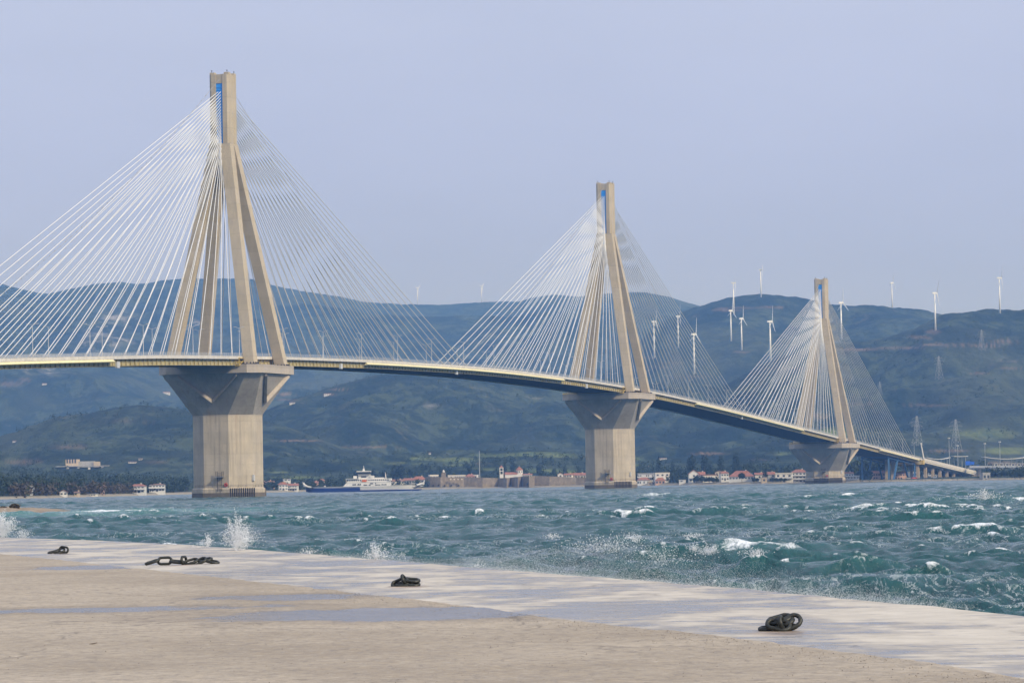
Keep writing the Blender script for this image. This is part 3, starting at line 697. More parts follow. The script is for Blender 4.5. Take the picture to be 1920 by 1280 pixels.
mb = MB(); A = [bp(1422,-13.8,road_z(1424)-3.6), bp(1427,-13.8,road_z(1424)-3.6), bp(1427,13.9,road_z(1424)-3.6), bp(1422,13.9,road_z(1424)-3.6)]
mb.loft(A, [v + Vector((0,0,3.4)) for v in A]); mb.build('end_beam', M['yellow'], via)
# blue steel transition trestle
tr = empty('steel_trestle', (0, 0, 0), 0, 'blue steel trestle with raking struts under the landward end of the cable stayed deck', 'trestle')
for t, dt in ((1300, 0), (1318, 12), (1380, 22), (1405, 0)):
    mb = MB(); z = road_z(t) - 3.2
    for off in (-10, 10): mb.tube(bp(t, off, 0), bp(t+dt*-.9 if t > 1350 else t+dt*1.6, off, z), .9, 4)
    mb.tube(bp(t, -10, z-.5), bp(t, 10, z-.5), .5, 4); mb.build('strut', M['steel_blue'], tr)
mb = MB()
for off in (-10, 10): mb.tube(bp(1300, off, road_z(1300)-4.4), bp(1405, off, road_z(1405)-4.2), .5, 4)
mb.build('brace', M['steel_blue'], tr)
for t in (1345, 1368):
    pr = MB(); A = [bp(t-1.4, -1.2, -2), bp(t+1.4, -1.2, -2), bp(t+1.4, 1.4, -2), bp(t-1.4, 1.4, -2)]; pr.loft(A, [Vector((v.x, v.y, road_z(t)-3.3)) for v in A]); pr.build('pier', M['tan'], via)

# ------------------------------------------------------------ trees
def leaf_mat(name, a, b):
    m = NM(name); t = m.attr('tint'); p = m.pos(True); n = m.noise(p, .8, 3)
    m.set('Base Color', m.mix(t, a, b)).set('Roughness', .9).set('Specular IOR Level', .15); return m.m
M['leaf'] = leaf_mat('foliage', (.024, .040, .024), (.058, .078, .036))
M['leaf_brown'] = leaf_mat('bare_branch_foliage', (.045, .042, .026), (.12, .095, .062))
def crowns(cs, rng):
    """cs rows: x y z rx rz n tint shape(0 round,1 cone,2 column); leaf clumps spread through each crown"""
    VV, TT = [], []
    for x, y, z, rx, rz, n, tint, shp in cs:
        n = int(n); d = rng.normal(size=(n, 3)); d /= np.linalg.norm(d, axis=1)[:, None]; r = rng.random(n)**.42
        P = d*r[:, None]; h = (P[:, 2] + 1)/2
        if shp == 1: P[:, :2] *= (1.25 - h)[:, None]
        if shp == 0: P *= (1 + .28*np.sin(d[:, 0]*5 + x)*np.cos(d[:, 1]*4 + y) + .15*rng.normal(size=n))[:, None]
        C = np.stack([x + P[:, 0]*rx, y + P[:, 1]*rx, z + h*2*rz], -1)
        s = (.13 + .13*rng.random(n))*rx*(1.25 if shp == 0 else 1.1)
        a = rng.normal(size=(n, 3)); a /= np.linalg.norm(a, axis=1)[:, None]; b = np.cross(a, rng.normal(size=(n, 3))); b /= np.linalg.norm(b, axis=1)[:, None]
        q = np.stack([C - a*s[:, None], C + b*s[:, None]*.8, C + a*s[:, None], C - b*s[:, None]*.8], 1)
        VV.append(q.reshape(-1, 3)); TT.append(np.repeat(np.clip(tint + .25*(rng.random(n) - .5), 0, 1), 4))
    V = np.concatenate(VV); T = np.concatenate(TT); return V, np.arange(len(V)).reshape(-1, 4), T
def crown_mesh(name, cs, mat, rng):
    V, Fq, T = crowns(cs, rng); return np_mesh(name, V, Fq, mat, False, dict(tint=T))
def tree_proto(kind, seed):
    rng = np.random.default_rng(seed); H = 10.
    root = empty({'cypress': 'cypress_tree', 'round': 'broadleaf_tree', 'bare': 'leafless_tree', 'pine': 'pine_tree'}[kind])
    tr = MB(); tr.tube((0,0,-.5), (0,0,H*.5), .28, 7, .16)
    if kind == 'cypress': cs = [(0,0,.8,1.15,4.7,420,.15,2)]
    elif kind == 'pine': cs = [(0,0,4.5,2.9,2.6,380,.2,0),(1.5,.5,4,1.8,1.5,120,.3,0)]
    else:
        cs = [(0,0,2.5,3.1,3.4,360,.5,0)]
        for k in range(5):
            a = rng.random()*6.28; cs.append((2.2*cos(a), 2.2*sin(a), 2.6+rng.random()*3, 1.5+rng.random()*.6, 1.3, 90, .25+.6*rng.random(), 0))
            tr.tube((0,0,2.5), (1.9*cos(a), 1.9*sin(a), 4.6), .12, 5, .05)
    tr.build('trunk', M['trunk'], root); link('crown', crown_mesh('crown', cs, M['leaf_brown'] if kind == 'bare' else M['leaf'], rng), root)
    return root
PROTO = {k: [tree_proto(k, 30+i+10*j) for i in range(2)] for j, k in enumerate(('cypress', 'round', 'bare', 'pine'))}
_used = set()
def tree(kind, px, hpx, back, label, group, base=None, w=1.):
    i = random.randrange(2); o = PROTO[kind][i]
    if (kind, i) in _used: o = copy_tree(o)
    _used.add((kind, i))
    d = ray(px, 900); Y = float(shore(px)) + back; X = d[0]/d[1]*Y; z = hz(X, Y)
    H = hpx*Y/F_PX; o.location = (X, Y, z - .2); o.scale = (H/10*w, H/10*w, H/10); o.rotation_euler = (0, 0, random.random()*6)
    tag(o, label, 'tree', group); return o
G1 = 'cypresses and pines along the left shore'
for k_, (px, h, b) in enumerate(sorted([(52,22,60),(60,27,70),(68,24,60),(84,29,90),(26,22,50),(8,18,60),(47,14,40)])): tree('cypress', px, h, b, 'tall dark cypress on the far left shore, ' + ORD[k_] + ' from left', G1, w=1.5)
for k_, (px, h, b) in enumerate(sorted([(150,18,60),(172,22,80),(200,20,60),(218,24,80),(232,22,60),(318,22,60),(336,26,70),(350,24,60)])): tree('cypress', px, h, b, 'dark cypress between the white cottage and nearest pier, ' + ORD[k_] + ' from left', G1, w=1.7)
for k_, (px, h, b) in enumerate(sorted([(95,20,30),(112,24,60),(135,22,50),(158,18,30),(184,22,60),(205,16,25)])): tree('bare', px, h, b, 'brown leafless tree around the white cottage, ' + ORD[k_] + ' from left', 'leafless trees on the left shore', w=1.2)
for k_, (px, h, b) in enumerate(sorted([(272,16,40),(262,20,60),(322,16,25),(340,14,20)])): tree('round', px, h, b, 'round green tree beside the two white shore villas, ' + ORD[k_] + ' from left', 'round trees by the white villas', w=1.1)
for k_, (px, h, b) in enumerate(sorted([(500,14,30),(512,16,50),(560,13,20),(575,15,30),(585,17,40),(600,18,60),(615,18,50),(632,16,60),(650,17,60)])): tree('round', px, h, b, 'round green tree on the shore behind the ferry, ' + ORD[k_] + ' from left', 'trees behind the ferry', w=1.3)
for k_, (px, h, b) in enumerate(sorted([(668,30,200),(680,24,240),(700,28,260),(720,26,240),(740,32,220),(752,34,210),(770,20,260)])): tree('cypress', px, h, b, 'dark pointed tree on the plain above the ferry, ' + ORD[k_] + ' from left', 'pointed trees above the ferry', w=2.0)
for k_, (px, h, b) in enumerate(sorted([(905,9,40),(912,11,45),(919,9,40)])): tree('round', px, h+12, b, 'dark round tree on the fort beside the tall mast, ' + ORD[k_] + ' from left', 'round trees on the fort', w=.8)
for k_, (px, h, b) in enumerate(sorted([(880,26,200),(962,34,160),(1012,34,140),(946,26,200),(1040,22,200),(1060,26,220),(1085,22,180)])): tree('cypress', px, h, b, 'dark cypress rising behind the fort wall, ' + ORD[k_] + ' from left', 'cypresses behind the fort', w=1.7)
for k_, (px, h, b) in enumerate(sorted([(1192,22,25),(1198,24,40)])): tree('round', px, h, b, 'dark broad tree just right of the middle pier, ' + ORD[k_] + ' from left', 'trees right of the middle pier', w=1.)
for k_, (px, h, b) in enumerate(sorted([(1262,16,15),(1270,13,12)])): tree('round', px, h, b, 'round green tree on the waterfront right of the white block, ' + ORD[k_] + ' from left', 'trees right of the white block', w=1.1)
for k_, (px, h, b) in enumerate(sorted([(1272,30,120),(1236,42,260),(1262,34,240),(1293,44,200),(1299,48,210),(1321,50,230),(1332,36,200),(1352,46,200),(1377,34,140),(1381,52,200),(1389,30,150),(1408,38,160),(1420,22,120)])): tree('cypress', px, h, b, 'tall dark cypress on the slope behind the red roofed villas, ' + ORD[k_] + ' from left', 'cypresses behind the villas', w=1.2)
for k_, (px, h, b) in enumerate(sorted([(1306,15,22),(1316,14,20)])): tree('round', px, h, b, 'clipped dark tree in front of the white gabled villa, ' + ORD[k_] + ' from left', 'trees before the gabled villa', w=1.1)
for k_, (px, h, b) in enumerate(sorted([(1322,12,14),(1330,13,14),(1338,12,14),(1344,11,14)])): tree('round', px, h, b, 'dark bushy tree before the long garden wall, ' + ORD[k_] + ' from left', 'trees before the garden wall', w=1.2)
tree('pine', 1391, 20, 12, 'dark round headed pine before the long red roofed house', None, w=1.)
for k_, (px, h, b) in enumerate(sorted([(1414,11,12),(1420,10,12)])): tree('round', px, h, b, 'low bush left of the small tan gatehouse, ' + ORD[k_] + ' from left', 'bushes by the gatehouse', w=1.2)
tree('cypress', 1435, 22, 16, 'dark fir beside the small tan gatehouse', None, w=2.)
for k_, (px, h, b) in enumerate(sorted([(1448,10,10),(1456,10,10),(1464,10,10),(1472,9,10),(1480,9,10)])): tree('round', px, h, b, 'clipped bush under the large balcony villa, ' + ORD[k_] + ' from left', 'hedge before the balcony villa', w=1.3)
for k_, (px, h, b) in enumerate(sorted([(1399,34,120),(1440,26,120),(1470,24,130),(1500,24,120)])): tree('round', px, h, b, 'large dark tree behind the houses left of the farthest pier, ' + ORD[k_] + ' from left', 'trees left of the farthest pier', w=.9)
for k_, (px, h, b) in enumerate(sorted([(1598,36,120),(1606,40,140),(1616,42,150),(1625,38,140),(1634,36,150),(1645,40,170),(1656,34,150)])): tree('round', px, h, b, 'dark tree between the farthest pier and blue trestle, ' + ORD[k_] + ' from left', 'trees right of the farthest pier', w=.8)
for k_, (px, h, b) in enumerate(sorted([(1843,12,40),(1862,15,60),(1870,17,60),(1884,16,60),(1898,13,50),(1912,15,60)])): tree('round', px, h, b, 'green bush on the embankment right of the viaduct, ' + ORD[k_] + ' from left', 'bushes on the right embankment', w=1.3)
for k_, v_ in PROTO.items():      # drop the variants that found no place
    for i_, o_ in enumerate(v_):
        if (k_, i_) not in _used:
            for c_ in list(o_.children): bpy.data.objects.remove(c_)
            bpy.data.objects.remove(o_)
def wood(x0, x1, n, b0, b1, h0, h1, name, label, mat, seed, tint=.35):
    rng = np.random.default_rng(seed); cs = []
    while len(cs) < n:
        px = x0 + (x1-x0)*rng.random(); Y = float(shore(px)) + b0 + (b1-b0)*rng.random()**1.3; X = (px-964.66)/F_PX*Y
        if n > 3000 and float(fbm(X/90 + 3, Y/150, 4)) < .12 - .5*rng.random()**2: continue
        h = h0 + (h1-h0)*rng.random()**(2.2 if n > 3000 else 1); cs.append((X, Y, 0, h*.42, h*.5, 46 if n < 3000 else 20, np.clip(tint + .5*(rng.random()-.5), 0, 1), 0 if rng.random() < .75 else 2))
    Z = HT(np.array([c[0] for c in cs]), np.array([c[1] for c in cs])); cs = [(c[0], c[1], z - .5, *c[3:]) for c, z in zip(cs, Z)]
    cs = [(x, y, z, rx*(.45 if s == 2 else 1), rz*(1.3 if s == 2 else 1), n_, t, s) for x, y, z, rx, rz, n_, t, s in cs]
    tag(link(name, crown_mesh(name, cs, mat, rng)), label, 'wood', kind='stuff')
wood(-260, 352, 800, 25, 420, 4, 9, 'wood', 'dense mixed wood along the left shore', M['leaf'], 1, .3)
wood(20, 250, 160, 12, 120, 4, 8, 'leafless_wood', 'brown leafless thicket among the left shore trees', M['leaf_brown'], 2, .5)
wood(480, 800, 420, 20, 420, 3.5, 8, 'wood', 'trees on the plain behind the ferry', M['leaf'], 3, .35)
wood(790, 1180, 330, 60, 560, 3.5, 8, 'wood', 'trees on the plain behind the fort and church', M['leaf'], 4, .35)
wood(1180, 1640, 760, 45, 620, 3.5, 9.5, 'wood', 'wooded slope behind the waterfront villas', M['leaf'], 5, .32)
wood(1640, 1850, 200, 480, 800, 3.5, 9, 'wood', 'trees behind the viaduct', M['leaf'], 16, .4)
wood(1850, 2300, 420, 60, 700, 3.5, 9, 'wood', 'trees and scrub behind the viaduct and toll station', M['leaf'], 6, .4)
wood(-260, 2300, 9000, 450, 2300, 2.2, 8, 'hillside_scrub', 'scattered trees and scrub over the lower hillsides', M['leaf'], 8, .3)
wood(1590, 1950, 260, 3, 40, .5, 1.3, 'shore_scrub', 'low green scrub along the right shore under the viaduct', M['leaf'], 9, .8)

# ------------------------------------------------------------ buildings on the shore
def frame_at(px, Y, z=None):
    X = (px - 964.66)/F_PX*Y; return Vector((X, Y, hz(X, Y) if z is None else z))
def building(name, px0, px1, ptop, peave, pbase, Y, kind, wall, roof, label, cat='house', floors=2, nwin=4, depth=9., balcony=False, yaw=0.):
    sc = Y/F_PX; W = (px1 - px0)*sc; hE = (pbase - peave)*sc; hR = max((peave - ptop)*sc, .25)
    pm_ = (px0+px1)/2; P = at(pm_, pbase, Y); root = empty(name, (P.x, P.y, P.z), yaw, label, cat)
    w = W/2; dn = 4.
    mb = MB(); mb.box(-w, 0, -dn, w, depth, hE)
    if kind == 'gable_front': mb.add([(-w,0,hE),(w,0,hE),(0,0,hE+hR-.1),(-w,depth,hE),(w,depth,hE),(0,depth,hE+hR-.1)], [(0,1,2),(3,5,4)])
    mb.build('wall', wall, root)
    rb = MB(); o = .5
    if kind == 'hip': 
        rb.loft([(-w-o,-o,hE),(w+o,-o,hE),(w+o,depth+o,hE),(-w-o,depth+o,hE)], [(-w*.45,depth*.45,hE+hR),(w*.45,depth*.45,hE+hR),(w*.45,depth*.55,hE+hR),(-w*.45,depth*.55,hE+hR)])
    elif kind == 'gable':
        rb.loft([(-w-o,-o,hE),(-w-o,depth/2,hE+hR),(-w-o,depth+o,hE)], [(w+o,-o,hE),(w+o,depth/2,hE+hR),(w+o,depth+o,hE)])
    elif kind == 'gable_front':
        t = .28
        rb.loft([(-w-o,-o,hE-.3),(0,-o,hE+hR),(0,-o,hE+hR+t),(-w-o,-o,hE-.3+t)], [(-w-o,depth,hE-.3),(0,depth,hE+hR),(0,depth,hE+hR+t),(-w-o,depth,hE-.3+t)])
        rb.loft([(0,-o,hE+hR),(w+o,-o,hE-.3),(w+o,-o,hE-.3+t),(0,-o,hE+hR+t)], [(0,depth,hE+hR),(w+o,depth,hE-.3),(w+o,depth,hE-.3+t),(0,depth,hE+hR+t)])
    else:
        rb.box(-w-.25, -.3, hE, w+.25, depth+.25, hE+max(hR, .25))
    ro = rb.build('roof', roof, root)
    if kind in ('hip', 'gable'): MB().box(w*.3, depth*.6, hE, w*.3+.7, depth*.6+.7, hE+hR+.7).build('chimney', wall, ro)
    fh = hE/floors
    for f in range(floors):
        for k in range(nwin):
            if random.random() < .12: continue
            x = -w + (k+.5)*2*w/nwin; ww = min(.55*w/nwin*1.1, .8); z0 = f*fh + fh*.32; z1 = f*fh + fh*.74
            if floors > 1 and f == 0 and k == nwin//2: z0 = .1
            MB().box(x-ww, -.06, z0, x+ww, .2, z1).build('window', M['glass'], root)
        if balcony and f > 0:
            MB().box(-w-.3, -1.6, f*fh-.1, w+.3, -.001, f*fh+.08).box(-w-.3, -1.6, f*fh+.08, w+.3, -1.52, f*fh+.95).build('balcony', M['white'], root)
    return root
Wm, Of, Pk, Gy, Tn = M['white'], M['offwhite'], M['pink'], M['grey'], M['tan']; Rf, R2 = M['roof'], M['roof2']
def sh(px, b): return float(shore(px)) + b
H = [
 ('villa',243,271,907,911,924,12,'hip',Wm,Rf,'white two storey villa with small red roof, left one of the left shore pair',2,4,True),
 ('villa',280,309,906.5,908.5,921.5,12,'hip',Wm,R2,'white villa with stacked balconies on the left shore, right one of the pair',2,5,True),
 ('cottage',112,126,918.5,922,929,8,'gable_front',Wm,R2,'little white gabled cottage at the water on the left shore under leafless trees',1,2,False),
 ('shed',165,179,925,926,929.5,6,'flat',Of,Gy,'low white shed on the left shore between the cottage and the two villas',1,3,False),
 ('house',47,56,911,912,916,40,'flat',Wm,Gy,'tiny white flat roofed house among the cypresses on the far left shore',1,2,False),
 ('house',188,196,911,915,926,16,'gable',Pk,R2,'narrow brownish pink house half hidden by leafless trees left of the villas',2,2,False),
 ('house',139,145,921,923,929,8,'gable',Tn,R2,'small tan hut beside the shore right of the little white cottage',1,1,False),
 ('house',490,511,901,903.5,908,120,'gable',Pk,R2,'long low pink house behind the trees just right of the nearest pier',1,4,False),
 ('house',523,540,903,908,919,20,'hip',Wm,Rf,'white house with red roof on the shore between nearest pier and ferry, left one',2,3,False),
 ('house',538,557,906,910,920,14,'gable',Wm,Rf,'white house with red roof on the shore between nearest pier and ferry, right one',2,4,True),
 ('house',532,545,897,898,901.5,160,'flat',Wm,Gy,'small white flat roofed house on the rise above the two red roofed shore houses',1,2,False),
 ('house',583,596,902,905,914,60,'gable',Pk,Rf,'pink gabled house behind the blue bow of the ferry',2,2,False),
 ('house',596,608,898,902,913,70,'gable_front',Of,Rf,'cream gable fronted house with red roof behind the ferry, right of the pink one',2,2,False),
 ('house',736,758,898,902,912,60,'gable',Of,R2,'cream house with brown tiled roof behind the stern of the ferry, leftmost of three',2,4,False),
 ('house',757,777,896,900,912,70,'gable',Gy,Rf,'grey house with red roof behind the stern of the ferry, middle of three',2,4,False),
 ('house',772,800,892.5,899,912,90,'hip',Of,Rf,'broad house with large red hipped roof behind the stern of the ferry, rightmost of three',2,5,False),
 ('house',806,822,889.5,891.5,897,62,'flat',Wm,Of,'white flat roofed building on the fort left of the small stone light tower',1,3,False),
 ('barracks',840,872,890,891.5,897,62,'flat',Wm,Of,'long low white building on the fort right of the small stone light tower',1,8,False),
 ('house',874,890,888.5,892.5,897,62,'hip',Pk,Rf,'pink house with red roof on the fort left of the tall mast',1,3,False),
 ('house',888,895,889.5,890.5,897,62,'flat',Wm,Of,'small white block on the fort touching the pink red roofed house',1,1,False),
 ('house',980,997,887.5,889.5,895,70,'gable',Of,Rf,'low house with long red roof right of the church dome',1,4,False),
 ('house',1004,1017,873,877,885,420,'hip',Pk,Rf,'pink red roofed house among trees on the plain above the fort',2,3,False),
 ('house',1046,1056,886,889,895,90,'gable_front',Wm,R2,'white gable fronted house behind the fort wall near the middle pier',1,1,False),
 ('house',1057,1072,887,890,895,100,'gable',Of,Rf,'cream house with red roof behind the fort, right of the white gable',1,3,False),
 ('house',1072,1099,886,890.5,896,110,'gable',Of,Rf,'long red roof behind the fort wall touching the middle pier',1,5,False),
 ('office_block',1196,1229,886.5,888.5,901,40,'flat',Wm,Gy,'long two storey white building with grey roof right of the middle pier',2,9,True),
 ('apartment_block',1229,1256,885.5,887,908,30,'flat',Wm,Of,'square white three storey block on the waterfront right of the middle pier',3,3,False),
 ('house',1195,1217,894.5,899.5,909,10,'hip',Wm,Rf,'low white house with dark red roof in front of the long white building',1,6,False),
 ('house',1229,1247,895,900,908,12,'hip',Pk,Rf,'low pink house with orange red roof in front of the square white block',1,3,False),
 ('house',1216,1240,902,903.5,909,6,'flat',M['tan'],Tn,'low yellowish waterfront shed between the two red roofed houses',1,4,False),
 ('shed',1273,1283,899,900,904,10,'flat',Wm,Wm,'small white waterfront shed left of the white gabled villa',1,1,False),
 ('villa',1292,1311,881,888,904,24,'gable_front',Wm,Rf,'tall white villa with big red gable roof, leftmost of the waterfront villas',2,3,True),
 ('villa',1309,1322,884,890,900,34,'gable',Wm,Rf,'red roofed rear wing rising beside the white gabled villa',2,3,False),
 ('house',1318,1346,889,891,899,40,'flat',Of,M['roof2'],'long low cream wing with flat brown roof right of the gabled villa',1,6,False),
 ('house',1341,1354,882.5,885.5,894,60,'gable_front',Of,R2,'small cream gable fronted house behind the long low wing',2,2,False),
 ('house',1352,1367,883,887,901,40,'hip',Wm,Rf,'white house with faded red roof left of the long red roofed house',2,3,False),
 ('house',1367,1413,882,893,899.5,30,'hip',Wm,Rf,'long single storey white house under a broad red hipped roof on the waterfront',1,8,False),
 ('house',1416,1433,885.5,889.5,899,44,'gable',Of,Rf,'cream house with red roof between the long house and the gatehouse',1,3,False),
 ('gatehouse',1428,1438,894.5,896,904,8,'flat',Tn,Tn,'small square tan gatehouse on the beach wall',1,1,False),
 ('house',1439,1453,884,889,900,36,'gable',Gy,Rf,'grey house with red roof just left of the large balcony villa',2,2,False),
 ('villa',1484,1512,879.5,885,905,16,'hip',Of,Rf,'large balconied villa with red hipped roof touching the left of the farthest pier',3,4,True),
 ('villa',1454,1486,886,887.5,905,15,'flat',Of,Of,'wide flat roofed cream terrace wing with dark openings left of the hipped villa',2,3,True),
 ('house',1586,1601,884.5,887,895,40,'gable',Wm,Rf,'white house with red roof just right of the farthest pier',1,3,False),
 ('boat_shed',1583,1611,891,893,897.5,26,'gable',Wm,Gy,'long low white boat shed right of the farthest pier',1,5,False),
 ('warehouse',1637,1669,882.5,886.5,899,120,'gable',Pk,Rf,'long pink building with red roof seen left of the blue trestle',2,7,False),
 ('warehouse',1678,1702,884,887,899,150,'gable',Pk,R2,'pink building seen between the legs of the blue trestle',2,5,False),
 ('warehouse',1706,1726,884,886.5,898,330,'flat',Wm,Wm,'white building with flat roof seen under the right end of the trestle',2,4,False),
 ('warehouse',1732,1764,889.5,891,899,470,'flat',Of,Wm,'long pale building seen behind the first viaduct piers',2,8,False),
 ('pump_house',1843,1857,885.5,887,900,14,'flat',Gy,Gy,'grey concrete box building on the right shore beside the viaduct end',1,2,False),
]
for (nm, a, b, pt, pe, pb, bk, kd, wm, rm, lab, fl, nw, bal) in H:
    building(nm, a, b, pt, pe, pb, sh((a+b)/2, bk), kd, wm, rm, lab, 'house' if nm in ('house','villa','cottage') else 'building', fl, nw, 9., bal, random.uniform(-.18, .18))
# houses up on the hills
def hill_house(px, py, w, h, label, nm='farmhouse', wall=None, roof=None):
    P = land(px, py); sc = P.y/F_PX
    r_ = empty(nm, P, 0, label, 'house'); W = w*sc/2; Hh = h*sc
    MB().box(-W, -2, -3, W, 7, Hh*.7).build('wall', wall or Wm, r_)
    MB().loft([(-W-.4,-2.4,Hh*.7),(-W-.4,2.5,Hh),(-W-.4,7.4,Hh*.7)], [(W+.4,-2.4,Hh*.7),(W+.4,2.5,Hh),(W+.4,7.4,Hh*.7)]).build('roof', roof or R2, r_)
    for k in range(3): x = -W + (k+.5)*2*W/3; MB().box(x-.5, -2.08, Hh*.25, x+.5, -1.9, Hh*.5).build('window', M['glass'], r_)
for a in [(312,739,13,5,'small white farmhouse high on the hillside left of the nearest capital'),(614,742,13,4,'small white farmhouse on the hillside right of the nearest capital'),(548,757,10,3,'tiny pale hut beside the curved orange track right of the nearest capital'),
          (27,829,6,3,'tiny white hut on the low hill at the far left'),(248,868,14,3,'long low white barn on the slope above the two white villas'),(263,862,6,3,'small white hut just above the low white barn'),
          (1243,861,14,3,'low pale farm building on the slope above the white block'),(1214,877,7,3,'tiny white hut above the long white building'),(83,722,8,3,'tiny pale hut high on the left hillside'),
          (806,853,4,2.5,'tiny white hut on the green field left of the mast')]:
    hill_house(*a)
# concrete portal building on the left slope
P = land(135, 876); sc = P.y/F_PX; pr = empty('hillside_building', P, 0, 'pale blocky concrete building with a long projecting deck on the left hillside', 'building')
q = lambda x: (x - 135)*sc
MB().box(q(124), -4, 0, q(147), 12, 15*sc).build('main_block', Tn, pr)
MB().box(q(147), 0, 0, q(176), 12, 11*sc).build('side_block', Gy, pr)
MB().box(q(176), -2, 0, q(186), 10, 10*sc).build('end_block', Tn, pr)
MB().box(q(107), -14, 1.2*sc, q(207), -4.2, 2.6*sc).build('deck', Gy, pr)
for x in (130, 150, 170, 195): MB().box(q(x)-1, -13, -14, q(x)+1, -8, 1.2*sc).build('pillar', Of, pr)
for k in range(4): MB().box(q(126+k*5), -4.2, 4, q(128.5+k*5), -3.9, 8).build('window', M['glass'], pr)

# ------------------------------------------------------------ old fort
m = NM('fort_stone'); p = m.pos(); n = m.noise(p, .35, 5, .7); st = m.noise(m.map(p, (.6, .6, .04)), .8, 4)
c = m.mix(m.rng(n, .35, .65), (.15, .125, .095), (.27, .225, .17)); c = m.mix(m.math('MULTIPLY', m.rng(st, .5, .68), .6), c, (.13, .10, .075)); m.set('Base Color', c).set('Roughness', .9); m.bump(n, .6, .6); M['fort'] = m.m
fort = empty('fort', (0, 0, 0), 0, 'long low weathered stone fort wall along the water between the ferry and the middle pier', 'fort')
FP = [(798,2985,893.5),(806,2948,893.5),(826,2942,894),(870,2946,894.5),(905,2938,895),(934,2942,896),(950,2925,895.5),(957,2936,895),(971,2922,893.5),(978,2934,892.5),(992,2916,892),(1003,2932,891.5),(1030,2926,892.5),(1080,2924,894.5),(1120,2915,895),(1160,2930,895),(1170,2990,895)]
mb = MB(); vb = []; vt = []
for px, Y, py in FP:
    A = at(px, 915, Y); T = at(px, py, Y + 2.5); vb.append((A.x, Y, -2.)); vt.append((T.x, Y + 2.5, T.z))
n_ = len(vb); mb.v = vb + vt + [(x, y + 5, z) for x, y, z in vt]
for i in range(n_-1): mb.f += [(i, i+1, n_+i+1, n_+i), (n_+i, n_+i+1, 2*n_+i+1, 2*n_+i)]
mb.build('wall', M['fort'], fort)
mb = MB(); A = [(at(p_[0], 900, 2990).x, p_[1]+4, 2.) for p_ in FP]; top = [(v[0], v[1]+4, v[2]-.7) for v in vt]
mb.v = top + [(x, 3060, z) for x, y, z in top]; mb.f = [(i, i+1, n_+i+1, n_+i) for i in range(n_-1)]; mb.build('rampart_terrace', M['fort'], fort)
for px, py, w, h in [(803,910,2.2,3.6),(812.5,910,2.4,3.8),(822,909.5,2.4,3.8),(834,910,2.6,3.4),(846,909.5,2.6,3.6),(860,909.5,2.6,3.4),(989,907,4.4,4)]:
    Y = float(np.interp(px, [f[0] for f in FP], [f[1] for f in FP])); c_ = at(px, py, Y-.3); sc = Y/F_PX; w *= sc/2; h *= sc/2
    g = MB(); pts = [(c_.x-w, c_.z-h), (c_.x+w, c_.z-h), (c_.x+w, c_.z+h*.4), (c_.x+w*.6, c_.z+h), (c_.x-w*.6, c_.z+h), (c_.x-w, c_.z+h*.4)]
    g.loft([(x, Y-.8, z) for x, z in pts], [(x, Y+2.4, z) for x, z in pts]); g.build('gun_port', M['dark'], fort)  # solid dark block paints in the shade of the open hole
for px in np.arange(845, 870, 7): c_ = at(px, 898, 2942); MB().box(c_.x-.5, 2940.6, c_.z-.5, c_.x+.5, 2942.5, c_.z+.5).build('embrasure', M['offwhite'], fort)
# light tower
P = at(832, 895, 2962); lt = empty('light_tower', P, 0, 'small square stone light tower with white lantern on the fort', 'lighthouse')
MB().loft([(-2.4,-2.4,-3),(2.4,-2.4,-3),(2.4,2.4,-3),(-2.4,2.4,-3)], [(-1.7,-1.7,4.4),(1.7,-1.7,4.4),(1.7,1.7,4.4),(-1.7,1.7,4.4)]).build('tower', M['fort'], lt)
MB().tube((0,0,4.4), (0,0,5.6), .9, 10).build('lantern', Wm, lt); MB().tube((0,0,5.6), (0,0,6.6), 1.0, 10, .1).build('cap', Wm, lt)
# mast
P = at(899.5, 895, 2975); ms = empty('mast', P, 0, 'tall thin pale mast rising from the fort', 'mast')
MB().tube((0,0,-2), (0,0,(895-845)*2975/F_PX), .42, 6, .22).build('pole', M['steel'], ms)
for z in (8, 15): MB().tube((-.7,0,z), (.7,0,z), .08, 4).build('crossarm', M['steel'], ms)
# church
P = at(965, 896, 2990); ch = empty('church', P, 0, 'white church with red tiled roofs and an octagonal red dome behind the fort', 'church'); sc = 2990/F_PX
MB().box(-18*sc, 0, -2, 12*sc, 10, 3.2).build('nave', Wm, ch)
MB().loft([(-18.6*sc,-.4,3.2),(-18.6*sc,5,5.2),(-18.6*sc,10.4,3.2)], [(12*sc,-.4,3.2),(12*sc,5,5.2),(12*sc,10.4,3.2)]).build('roof', Rf, ch)
MB().loft([(2*sc,-2,-2),(15*sc,-2,-2),(15*sc,-2,2.2),(8.5*sc,-2,4.6),(2*sc,-2,2.2)], [(2*sc,9,-2),(15*sc,9,-2),(15*sc,9,2.2),(8.5*sc,9,4.6),(2*sc,9,2.2)]).build('transept', Wm, ch)
cx = 9*sc; oc = lambda r, z: [(cx + r*cos(R(22.5+45*i)), 5 + r*sin(R(22.5+45*i)), z) for i in range(8)]
MB().loft(oc(3.1, 3), oc(3.1, 6.8)).build('drum', Wm, ch); dm = MB().loft(oc(3.6, 6.8), oc(1.2, 9.0)).loft(oc(1.2, 9.0), oc(.1, 9.7)).build('dome', Rf, ch)
MB().box(cx-.07, 4.95, 9.6, cx+.07, 5.05, 11).box(cx-.4, 4.95, 10.3, cx+.4, 5.05, 10.45).build('cross', M['steel'], dm)
for i in range(8):
    a = R(45*i); x, y = cx + 2.9*cos(a), 5 + 2.9*sin(a); MB().box(x-.35, y-.35, 4.6, x+.35, y+.35, 6).build('window', M['glass'], ch)
P = at(940.5, 896, 2980); bt = empty('bell_tower', P, 0, 'slim white bell tower with open arches and red cap left of the church', 'bell tower')
